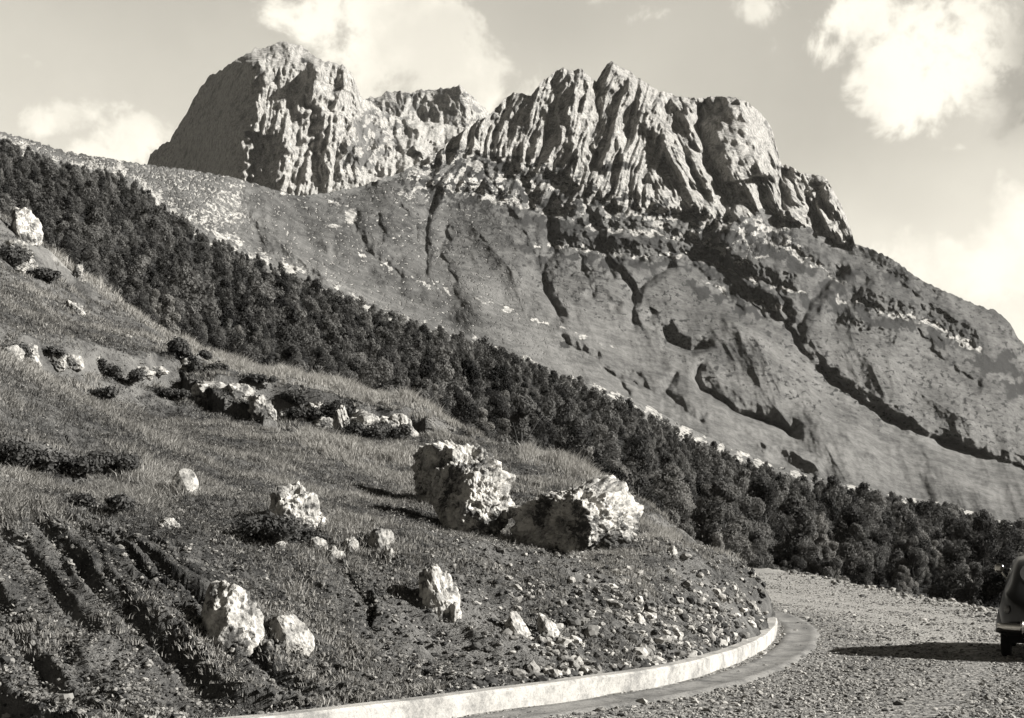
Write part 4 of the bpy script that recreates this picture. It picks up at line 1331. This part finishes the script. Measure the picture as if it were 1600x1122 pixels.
n = 190000
u = rng.uniform(-0.66, 0.245, n)
D = np.exp(rng.uniform(math.log(7.8), math.log(66), n))
x, y = u * D, D
z, kd, ks, bk = hill_all(x, y)
px_, py_ = u * F + CX, HY - (z - EYE) / D * F
clump = fbm(x / 1.8, y / 1.8, 3, 180)
st_ = sstep(0.75, 1.25, steep(x, y))
broad = fbm(x / 6.0, y / 6.0, 3, 184)
pale = np.zeros(n)
for pl, w in (([(330, 555), (450, 590), (560, 605), (640, 630), (700, 665)], 20), ([(90, 400), (170, 450), (300, 540)], 18), ([(480, 690), (600, 715), (640, 720)], 18), ([(820, 712), (950, 745), (960, 760)], 14), ([(1010, 845), (1090, 850), (1150, 870)], 10)):
    d_, _, _ = poly_dist(px_, py_, pl)
    pale = np.maximum(pale, np.clip(1.2 - d_ / w, 0, 1))  # crest grass lit from the side: its glow goes into the blade tone
pr = np.where(kd > 0.35, 1, 0) * (1 - bk * (0.12 + 0.6 * sstep(-0.25, 0.2, -clump))) * (0.45 + 0.6 * sstep(-0.3, 0.3, clump))
pr = pr * (0.25 + 0.75 * sstep(0.35, 1.7, kd)) * (1 - 0.9 * st_)
keep = rng.random(n) < pr
x, y, z, kd, bk, clump, broad, pale = (q[keep] for q in (x, y, z, kd, bk, clump, broad, pale))
H = (0.035 + 0.05 * rng.random(len(x)) + 0.07 * sstep(0, 0.5, clump)) * (1 - 0.55 * bk) * (1 + 1.3 * pale) * np.clip(0.8 + y / 60, 0.8, 1.35)
tone = np.clip(0.46 + 0.42 * broad + 0.50 * clump + 1.2 * pale + rng.normal(0, 0.22, len(x)), 0.02, 1)
grass('grass', np.c_[x, y, z], H, tone, 8, MAT_GRASS, 3, 0.0055, 0.10, 0.6)

# low leafy herbs and clods between the grass
n = 520000
u = rng.uniform(-0.66, 0.245, n)
D = np.exp(rng.uniform(math.log(7.8), math.log(42), n))
x, y = u * D, D
kd, ks = kerb_coords(x, y)
c1 = fbm(x / 0.5, y / 0.5, 3, 200)
keep = (kd > 0.32) & (rng.random(n) < 0.25 + 0.9 * sstep(-0.2, 0.3, c1))
x, y, c1 = x[keep], y[keep], c1[keep]
z = hill_z(x, y)
m = len(x)
C0 = np.c_[x, y, z + rng.random(m) ** 1.6 * 0.09]
nn = np.c_[rng.normal(0, 0.6, (m, 2)), np.full(m, 1.0)]
a = np.cross(nn, rng.normal(size=(m, 3)))
a /= np.linalg.norm(a, axis=1)[:, None]
b = np.cross(nn, a)
b /= np.linalg.norm(b, axis=1)[:, None]
sz = (0.008 + 0.014 * rng.random(m) ** 2)[:, None] * np.maximum(1, y / 18)[:, None]
V = np.stack([C0 - a * sz, C0 + b * sz * 0.6, C0 + a * sz, C0 - b * sz * 0.6], 1).reshape(-1, 3)
tn = np.clip(0.32 + 0.34 * c1 + rng.normal(0, 0.25, m) + 0.6 * (rng.random(m) < 0.03), 0, 1)
o = mesh_from('undergrowth', V, np.arange(m * 4).reshape(-1, 4), MAT_GRASS, None, False, {'tone': np.repeat(tn, 4)})
tag(o, kind='stuff')

# ------------------------------------------------------------------ shrubs
def leaf_cloud(centers, radii, n, size, seed, tonebias=0.0, squash=1.0, loose=0.0):
    """leaf-sized faces spread through overlapping lobes"""
    r_ = np.random.default_rng(seed)
    radii = np.asarray(radii, float)
    k = r_.choice(len(radii), n, p=radii ** 2 / (radii ** 2).sum())
    d = r_.normal(size=(n, 3))
    d /= np.linalg.norm(d, axis=1)[:, None]
    rr = radii[k] * (0.55 + 0.5 * r_.random(n) ** 0.7)
    c = np.asarray(centers)[k] + d * rr[:, None] * np.array([1, 1, squash])
    c += np.stack([perlin3(c * 1.3, 7 + i) for i in range(3)], 1) * 0.22 * radii.mean() + r_.normal(0, loose, (n, 3)) * radii.mean()
    nn = d + r_.normal(0, 0.38, (n, 3))
    a = np.cross(nn, r_.normal(size=(n, 3)))
    a /= np.linalg.norm(a, axis=1)[:, None]
    b = np.cross(nn, a)
    b /= np.linalg.norm(b, axis=1)[:, None] + 1e-9
    s = size * (0.6 + 0.8 * r_.random(n))[:, None]
    V = np.stack([c - a * s, c + b * s * 0.55, c + a * s, c - b * s * 0.55], 1).reshape(-1, 3)
    tone = np.clip(0.42 + r_.normal(0, 0.08, n) + 0.22 * perlin3(c * 0.9, 17) + tonebias, 0, 1)
    return V, np.arange(n * 4).reshape(-1, 4), np.repeat(tone, 4)


def shrub_mesh(seed, w, h, n=900, size=0.05):
    r_ = np.random.default_rng(seed)
    k = 9
    cs = np.c_[r_.uniform(-0.5, 0.5, k) * w * 0.85, r_.uniform(-0.5, 0.5, k) * w * 0.5, r_.uniform(0.3, 0.62, k) * h]
    rs = r_.uniform(0.14, 0.42, k) * min(w, h * 1.2)
    return leaf_cloud(cs, rs, n, size, seed, -0.05, min(1.0, h / w * 1.3), 0.38)


SHR = [(430, 605, 480, 632, 'dark'), (455, 625, 500, 660), (505, 625, 540, 665), (540, 645, 600, 690), (590, 650, 640, 690), (140, 560, 190, 590), (170, 575, 220, 600), (60, 540, 100, 560), (0, 530, 40, 560), (255, 545, 325, 566), (268, 522, 292, 562), (300, 560, 350, 585),
       (380, 585, 430, 612), (20, 690, 90, 740), (80, 690, 150, 745), (0, 680, 40, 730), (140, 700, 200, 745), (110, 760, 200, 800), (380, 780, 450, 850), (440, 810, 500, 850), 
       (0, 380, 40, 420), (40, 410, 90, 440), (140, 560, 170, 580), (130, 600, 180, 628), (230, 600, 290, 625)]
shared = 'low dark shrub growing among rocks and grass on the hillside'
for k, q in enumerate(SHR):
    x0, y0, x1, y1 = q[:4]
    p = hit((x0 + x1) / 2, y1 - 2)
    if p is None:
        continue
    w, h = (x1 - x0) * p.y / F * 1.1, (y1 - y0) * p.y / F * (1.0 if k == 10 else 0.7)
    V, Fc, tn = shrub_mesh(300 + k, w, h, 1800, 0.014 + 0.0009 * p.y)
    o = mesh_from('shrub', V, Fc, MAT_SHRUB, None, False, {'tone': tn})
    o.location = p
    tag(o, 'thin upright sapling standing dark on the skyline of the slope' if k == 10 else shared, 'shrub', None if k == 10 else 'dark shrubs on the hillside')

# ------------------------------------------------------------------ the wood
def trunk_bm(h, r0, seed):
    r_ = random.Random(seed)
    bm = bmesh.new()

    def limb(p0, p1, ra, rb, n=7):
        ax = (p1 - p0).normalized()
        sd_ = ax.orthogonal().normalized()
        up = ax.cross(sd_)
        rings = []
        for i in range(4):
            f = i / 3
            c = p0.lerp(p1, f) + (sd_ * r_.uniform(-1, 1) + up * r_.uniform(-1, 1)) * ra * 0.5 * (0 < i < 3)
            r = ra + (rb - ra) * f
            rings.append([bm.verts.new(c + (sd_ * math.cos(a) + up * math.sin(a)) * r) for a in [2 * math.pi * j / n for j in range(n)]])
        for a, b in zip(rings, rings[1:]):
            for j in range(n):
                bm.faces.new((a[j], a[(j + 1) % n], b[(j + 1) % n], b[j]))
        bm.faces.new(rings[-1])
    limb(Vector((0, 0, -0.4)), Vector((r_.uniform(-.1, .1), r_.uniform(-.1, .1), h * 0.62)), r0, r0 * 0.45)
    for k in range(5):
        z = h * r_.uniform(0.22, 0.5)
        a = r_.uniform(0, 6.28)
        limb(Vector((0, 0, z)), Vector((math.cos(a) * h * 0.22, math.sin(a) * h * 0.22, z + h * r_.uniform(0.15, 0.3))), r0 * 0.45, r0 * 0.15, 5)
    return bm


def crown_lobes(h, w, seed, k=16):
    r_ = np.random.default_rng(seed)
    f = r_.random(k)
    z = h * (0.14 + 0.80 * f)
    prof = np.sin(np.clip((0.12 + 0.86 * f ** 0.8), 0, 1) * np.pi) ** 0.75
    a = r_.random(k) * 6.283
    rr = w / 2 * prof * r_.uniform(0.25, 0.72, k)
    cs = np.c_[np.cos(a) * rr, np.sin(a) * rr, z]
    rs = w / 2 * r_.uniform(0.26, 0.46, k) * (0.6 + 0.4 * prof)
    return cs, rs


TREES = []
for k in range(9):
    h, w = (6.0, 3.9) if k < 6 else (5.4, 3.6)
    h *= 0.88 + 0.3 * rng.random()
    w *= 0.85 + 0.3 * rng.random()
    cs, rs = crown_lobes(h, w, 400 + k)
    V, Fc, tn = leaf_cloud(cs, rs, 9000, 0.085, 420 + k, (-0.3, -0.15, 0.0, 0.12, 0.28, -0.22, -0.15, 0.05, 0.25)[k], 1.0)
    cro = mesh_from('crown', V, Fc, MAT_LEAF if k < 6 else MAT_LEAFP, None, False, {'tone': tn})
    tru = from_bm('trunk', trunk_bm(h, 0.13, k), MAT_BARK)
    TREES.append((cro.data, tru.data, h, w))
    bpy.data.objects.remove(cro)
    bpy.data.objects.remove(tru)

# positions: the valley-side ground under the wood, spacing a few metres
fy = curve(FOREST, MX)
cand = np.nonzero(((MY > fy) & (MX > -60) & (MX < 1680) & (MD > 84)).ravel())[0]
cd = MD.ravel()[cand]
# equal chance per area of ground: column width grows with distance, row depth from the grid
dr = np.abs(np.gradient(MD, axis=0)).ravel()[cand]
wgt = cd * dr
pick = rng.choice(cand, 14000, replace=False, p=wgt / wgt.sum())
cells = {}
spots = []
for i in pick:
    px, py, d = MX.ravel()[i], MY.ravel()[i], MD.ravel()[i]
    X, Y, Z = (px - CX) / F * d, d, EYE + (HY - py) / F * d
    sc = float(np.clip(rng.normal(1.0, 0.34) + 0.25 * perlin(np.array([X / 14]), np.array([Y / 14]), 9)[0], 0.5, 1.7)) * np.interp(px, [0, 800, 1600], [0.85, 1.0, 1.02])
    if py - 5.3 * sc * F / d * 0.9 < curve(FOREST, px) - 2 - 8 * rng.random():
        continue
    if d < 60 + 34 or (X < 15.5 + 2 and d < 96):
        continue
    sp = 5.0
    rad = (3.5 if d < 150 else 4.2) * sc
    c = (int(X // sp), int(Y // sp))
    if any(math.hypot(X - a, Y - b) < 0.5 * (rad + b2) for i2 in (-1, 0, 1) for j2 in (-1, 0, 1) for a, b, b2 in cells.get((c[0] + i2, c[1] + j2), ())):
        continue
    cells.setdefault(c, []).append((X, Y, rad))
    spots.append((X, Y, Z, sc, px, py))
spots.sort(key=lambda q: q[1])
print('TREES', len(spots), 'mountain verts', MX.size)
PALE_AT = {'pale bushy tree just right of the long boulder': (985, 800), 'round pale tree standing behind the split boulder': (800, 690), 'pale rounded tree at the wood edge beside the bend of the road': (1190, 870),
           'pale leafy tree at the road side left of the parked car': (1440, 930)}


def hillmask(px, py, Y):
    return curve([(-100, 250), (0, 325), (60, 372), (150, 440), (300, 540), (500, 592), (690, 650), (705, 690), (820, 712), (950, 745), (1000, 835), (1130, 855), (1165, 885), (1330, 912), (1560, 955), (1700, 990)], px)


vis, rest = [], []
for q in spots:
    X, Y, Z, sc, px, py = q
    top = py - 5.3 * sc * F / Y
    if -10 < px < 1610 and top < hillmask(px, py, Y) - 6 and len(vis) < 296:
        vis.append(q)
    else:
        rest.append(q)
for (X, Y, Z, sc, px, py) in vis:
    close = 730 < px < 1080 and Y < 140
    if close:
        sc *= 1.25
    pal = int(rng.random() < 0.65) if close else int(rng.random() < np.interp(px, [0, 700, 1000, 1600], [0.1, 0.15, 0.4, 0.5]))
    k = int(rng.integers(6, 9)) if pal else int(rng.integers(0, 6))
    cro, tru, h, w = TREES[k]
    root = empty('beech_tree', (X, Y, Z - 0.1), rng.random() * 6.28)
    root.scale = (sc * (0.9 + 0.2 * rng.random()),) * 2 + (sc * (0.9 + 0.25 * rng.random()),)
    tag(root, 'paler leafy tree in the wood on the valley slope' if pal else 'dark leafy tree in the wood on the valley slope', 'tree', 'pale trees of the wood' if pal else 'dark trees of the wood')
    link('trunk', tru, root)
    link('crown', cro, root)
# the distant rest of the wood as one mass
Vs, Fs, Ts, base = [], [], [], 0
protos = []
for k in range(6):
    cs, rs = crown_lobes(5.6, 4.6, 500 + k, 11)
    protos.append(leaf_cloud(cs, rs, 1100, 0.19, 520 + k, 0.0))
for (X, Y, Z, sc, px, py) in rest:
    V, Fc, tn = protos[int(rng.integers(0, 6))]
    a = rng.random() * 6.28
    c, s = math.cos(a), math.sin(a)
    W = V * (sc * np.array([1, 1, 0.95 + 0.3 * rng.random()]))
    W = np.c_[W[:, 0] * c - W[:, 1] * s + X, W[:, 0] * s + W[:, 1] * c + Y, W[:, 2] + Z]
    Vs.append(W)
    Fs.append(Fc + base)
    Ts.append(np.clip(tn + rng.normal(0.0, 0.30), 0, 1))
    base += len(V)
o = mesh_from('forest', np.concatenate(Vs), np.concatenate(Fs), MAT_LEAF, None, False, {'tone': np.concatenate(Ts)})
tag(o, kind='stuff')

# ------------------------------------------------------------------ the car at the right edge
def build_car():
    root = empty('parked_car', (7.97, 18.3, 0.0), R(-24))
    root.scale = (1, 1, 1.08)
    tag(root, 'dark rounded saloon car parked on the gravel, seen from behind', 'car')
    paint = mat_plain('dark car paint', 0.022, 0.3, 0.0, 0.5, 0.2, 3)
    glass = mat_plain('car glass', 0.10, 0.08, 0.0, 0.9, 0.1, 2)
    chrome = mat_plain('chrome', 0.75, 0.18, 1.0, 0.5, 0.05, 4)
    rubber = mat_plain('rubber', 0.02, 0.9, 0, 0.2, 0.2, 20)
    lamp = mat_plain('lamp glass', 0.20, 0.2, 0, 0.6, 0.1, 9)
    under = mat_plain('underbody', 0.015, 0.9, 0, 0.1, 0.2, 9)
    # station: y, half width low, half width belt, z bottom, z belt, z roof, half width roof
    ST = [(0.00, 0.42, 0.40, 0.48, 0.72, 0.73, 0.30), (0.06, 0.58, 0.56, 0.38, 0.82, 0.84, 0.40), (0.22, 0.68, 0.64, 0.32, 0.90, 0.96, 0.46), (0.45, 0.73, 0.67, 0.29, 0.95, 1.12, 0.49), (0.75, 0.74, 0.68, 0.27, 0.97, 1.30, 0.52),
          (1.05, 0.74, 0.69, 0.27, 0.98, 1.42, 0.54), (1.5, 0.74, 0.70, 0.27, 0.98, 1.48, 0.55), (2.0, 0.74, 0.70, 0.27, 0.97, 1.46, 0.54), (2.4, 0.74, 0.68, 0.27, 0.96, 1.36, 0.52), (2.75, 0.73, 0.63, 0.27, 0.95, 1.02, 0.50),
          (3.1, 0.72, 0.52, 0.28, 0.92, 0.97, 0.36), (3.5, 0.70, 0.44, 0.30, 0.86, 0.92, 0.30), (3.8, 0.62, 0.38, 0.34, 0.76, 0.80, 0.26), (3.92, 0.45, 0.3, 0.42, 0.64, 0.66, 0.2)]
    st = np.array(ST)
    yy = np.linspace(0, 3.92, 50)
    st = np.stack([np.interp(yy, st[:, 0], st[:, i]) for i in range(7)], 1)
    for i in range(1, 7):                                  # ease the stations
        for _ in range(2):
            st[1:-1, i] = (st[:-2, i] + 2 * st[1:-1, i] + st[2:, i]) / 4
    half = 13
    rows = []
    for y, wl, wb, zb, zt, zr, wr in st:
        pts = [(0, zb), (wl * 0.85, zb), (wl * 0.97, zb + 0.06), (wl, zb + (zt - zb) * 0.35), (wl * 0.995, zb + (zt - zb) * 0.62), (wb * 1.01, zb + (zt - zb) * 0.88), (wb * 0.97, zt),
               (wb * 0.955, zt + (zr - zt) * 0.08), (wr + (wb - wr) * 0.45, zt + (zr - zt) * 0.5), (wr * 1.02, zt + (zr - zt) * 0.82), (wr * 0.86, zt + (zr - zt) * 0.94), (wr * 0.5, zt + (zr - zt) * 0.99), (0, zr)]
        full = pts + [(-a, b) for a, b in pts[-2:0:-1]]
        rows += [(a, y, b) for a, b in full]
    nc = 2 * half - 2
    V = np.array(rows)
    i = np.arange(len(st) - 1)[:, None] * nc + np.arange(nc)[None]
    j = np.arange(len(st) - 1)[:, None] * nc + (np.arange(nc)[None] + 1) % nc
    Fc = np.stack([i, j, j + nc, i + nc], -1).reshape(-1, 4)
    bm = bmesh.new()
    vs = [bm.verts.new(v) for v in V]
    for f in Fc:
        bm.faces.new([vs[k] for k in f])
    bm.faces.new(vs[:nc])
    bm.faces.new(vs[-nc:])
    # wings over the wheels
    for sx in (-1, 1):
        for wy, rad in ((0.72, 0.44), (3.1, 0.44)):
            r = bmesh.ops.create_uvsphere(bm, u_segments=24, v_segments=14, radius=1.0)
            for v in r['verts']:
                v.co = Vector((v.co.x * 0.16 + sx * 0.63, v.co.y * (rad + 0.08) + wy, max(0.36, v.co.z * rad + 0.36)))
    body = from_bm('body', bm, paint, root, True)

    def strip(y0, y1, f0, f1, side, n=12, off=0.006):
        """glass following the cabin side"""
        bm = bmesh.new()
        g = []
        for a in range(n + 1):
            y = y0 + (y1 - y0) * a / n
            q = [np.interp(y, yy, st[:, i]) for i in range(7)]
            wb, zt, zr, wr = q[2], q[4], q[5], q[6]
            ring = []
            for f in np.linspace(f0, f1, 5):
                zz = zt + (zr - zt) * f
                xx = np.interp(f, [0, .08, .5, .82, .94], [wb * .97, wb * .955, wr + (wb - wr) * .45, wr * 1.02, wr * .86]) + off
                ring.append(bm.verts.new((side * xx, y, zz)))
            g.append(ring)
        for a, b in zip(g, g[1:]):
            for k in range(4):
                bm.faces.new((a[k], a[k + 1], b[k + 1], b[k]))
        return bm
    for side in (-1, 1):
        for y0, y1 in ((0.80, 1.42), (1.50, 2.32)):
            from_bm('side_window', strip(y0, y1, 0.12, 0.80, side), glass, root, True)
    # rear and front glass follow the sloping roofline
    for nm, ya, yb, wk in (('rear_window', 0.36, 0.80, 0.86), ('windscreen', 2.44, 2.72, 0.95)):
        bm = bmesh.new()
        g = []
        for a in range(9):
            y = ya + (yb - ya) * a / 8
            q = [np.interp(y, yy, st[:, i]) for i in range(7)]
            ring = []
            for f in np.linspace(-1, 1, 13):
                xx = f * q[6] * wk * (0.75 + 0.25 * math.sin(math.pi * (a + 1) / 10))
                zc = q[4] + (q[5] - q[4]) * np.interp(abs(xx) / q[6], [0, .5, .86, 1.02], [1, .99, .94, .82]) + 0.012
                ring.append(bm.verts.new((xx, y, zc)))
            g.append(ring)
        for a, b in zip(g, g[1:]):
            for k in range(12):
                bm.faces.new((a[k], a[k + 1], b[k + 1], b[k]))
        from_bm(nm, bm, glass, root, True)
    # bumpers with overriders
    for nm, y, s in (('rear_bumper', -0.10, -1), ('front_bumper', 4.02, 1)):
        bm = bmesh.new()
        prev = None
        for a in range(17):
            f = a / 16 * 2 - 1
            cx, cy = f * 0.74, y - s * (abs(f) ** 3) * 0.16
            ring = [bm.verts.new((cx, cy + 0.028 * math.cos(t), 0.46 + 0.055 * math.sin(t))) for t in [k * math.pi / 5 for k in range(10)]]
            if prev:
                for k in range(10):
                    bm.faces.new((prev[k], prev[(k + 1) % 10], ring[(k + 1) % 10], ring[k]))
            else:
                bm.faces.new(ring)
            prev = ring
        bm.faces.new(prev)
        b = from_bm(nm, bm, chrome, root, True)
        for sx in (-1, 1):
            bm = bmesh.new()
            bmesh.ops.create_cube(bm, size=1, matrix=Matrix.Translation((sx * 0.38, y + s * 0.035, 0.47)) @ Matrix.Diagonal((0.05, 0.06, 0.19, 1)))
            bmesh.ops.bevel(bm, geom=list(bm.edges), offset=0.018, segments=2, affect='EDGES')
            from_bm('overrider', bm, chrome, b, True)
    for sx in (-1, 1):
        for wy in (0.72, 3.1):
            bm = bmesh.new()
            pr = [(0.19, -0.07), (0.28, -0.075), (0.315, -0.05), (0.32, 0.0), (0.315, 0.05), (0.28, 0.075), (0.19, 0.07)]
            rings = []
            for a in range(28):
                t = a / 28 * 2 * math.pi
                rings.append([bm.verts.new((px, math.cos(t) * r, math.sin(t) * r)) for r, px in pr])
            for a in range(28):
                p, q = rings[a], rings[(a + 1) % 28]
                for k in range(len(pr)):
                    bm.faces.new((p[k], p[(k + 1) % len(pr)], q[(k + 1) % len(pr)], q[k]))
            w = empty('wheel', (sx * 0.63, wy, 0.32))
            w.parent = root
            from_bm('tyre', bm, rubber, w, True)
            bm = bmesh.new()
            bmesh.ops.create_cone(bm, cap_ends=True, segments=24, radius1=0.19, radius2=0.15, depth=0.10, matrix=Matrix.Translation((sx * 0.02, 0, 0)) @ Matrix.Rotation(sx * math.pi / 2, 4, 'Y'))
            bmesh.ops.create_uvsphere(bm, u_segments=16, v_segments=8, radius=0.07, matrix=Matrix.Translation((sx * 0.065, 0, 0)) @ Matrix.Diagonal((0.4, 1, 1, 1)))
            from_bm('rim', bm, chrome, w, True)
        bm = bmesh.new()
        bmesh.ops.create_uvsphere(bm, u_segments=16, v_segments=10, radius=1, matrix=Matrix.Translation((sx * 0.60, 0.12, 0.70)) @ Matrix.Diagonal((0.045, 0.05, 0.06, 1)))
        from_bm('tail_light', bm, lamp, root, True)
        bm = bmesh.new()
        bmesh.ops.create_uvsphere(bm, u_segments=16, v_segments=10, radius=1, matrix=Matrix.Translation((sx * 0.55, 3.72, 0.72)) @ Matrix.Diagonal((0.11, 0.12, 0.11, 1)))
        from_bm('headlight', bm, lamp, root, True)
    # round mirror on a stalk at the left door
    bm = bmesh.new()
    bmesh.ops.create_uvsphere(bm, u_segments=18, v_segments=10, radius=1, matrix=Matrix.Translation((-0.80, 2.2, 1.26)) @ Matrix.Diagonal((0.075, 0.03, 0.075, 1)))
    mir = from_bm('mirror', bm, chrome, root, True)
    bm = bmesh.new()
    p0, p1 = Vector((-0.66, 2.25, 1.06)), Vector((-0.78, 2.22, 1.22))
    bmesh.ops.create_cone(bm, cap_ends=True, segments=8, radius1=0.012, radius2=0.01, depth=(p1 - p0).length,
                          matrix=Matrix.Translation((p0 + p1) / 2) @ (p1 - p0).to_track_quat('Z', 'Y').to_matrix().to_4x4())
    from_bm('stalk', bm, chrome, mir, True)
    bm = bmesh.new()
    bmesh.ops.create_cube(bm, size=1, matrix=Matrix.Translation((0, 1.9, 0.27)) @ Matrix.Diagonal((1.2, 3.2, 0.10, 1)))
    from_bm('underbody', bm, under, root)


build_car()

bm = bmesh.new()
bmesh.ops.create_cube(bm, size=1)
mh = bpy.data.materials.new('mountain haze')
mh.use_nodes = True
mh.node_tree.nodes.clear()
vo = mh.node_tree.nodes.new('ShaderNodeVolumePrincipled')
vo.inputs['Color'].default_value = (0.9, 0.87, 0.8, 1)
vo.inputs['Density'].default_value = 0.000015
ou = mh.node_tree.nodes.new('ShaderNodeOutputMaterial')
mh.node_tree.links.new(vo.outputs[0], ou.inputs['Volume'])
hz = from_bm('haze', bm, mh)
hz.scale = (14000, 6600, 2400)
hz.location = (0, 2300, 1100)
tag(hz, kind='stuff')
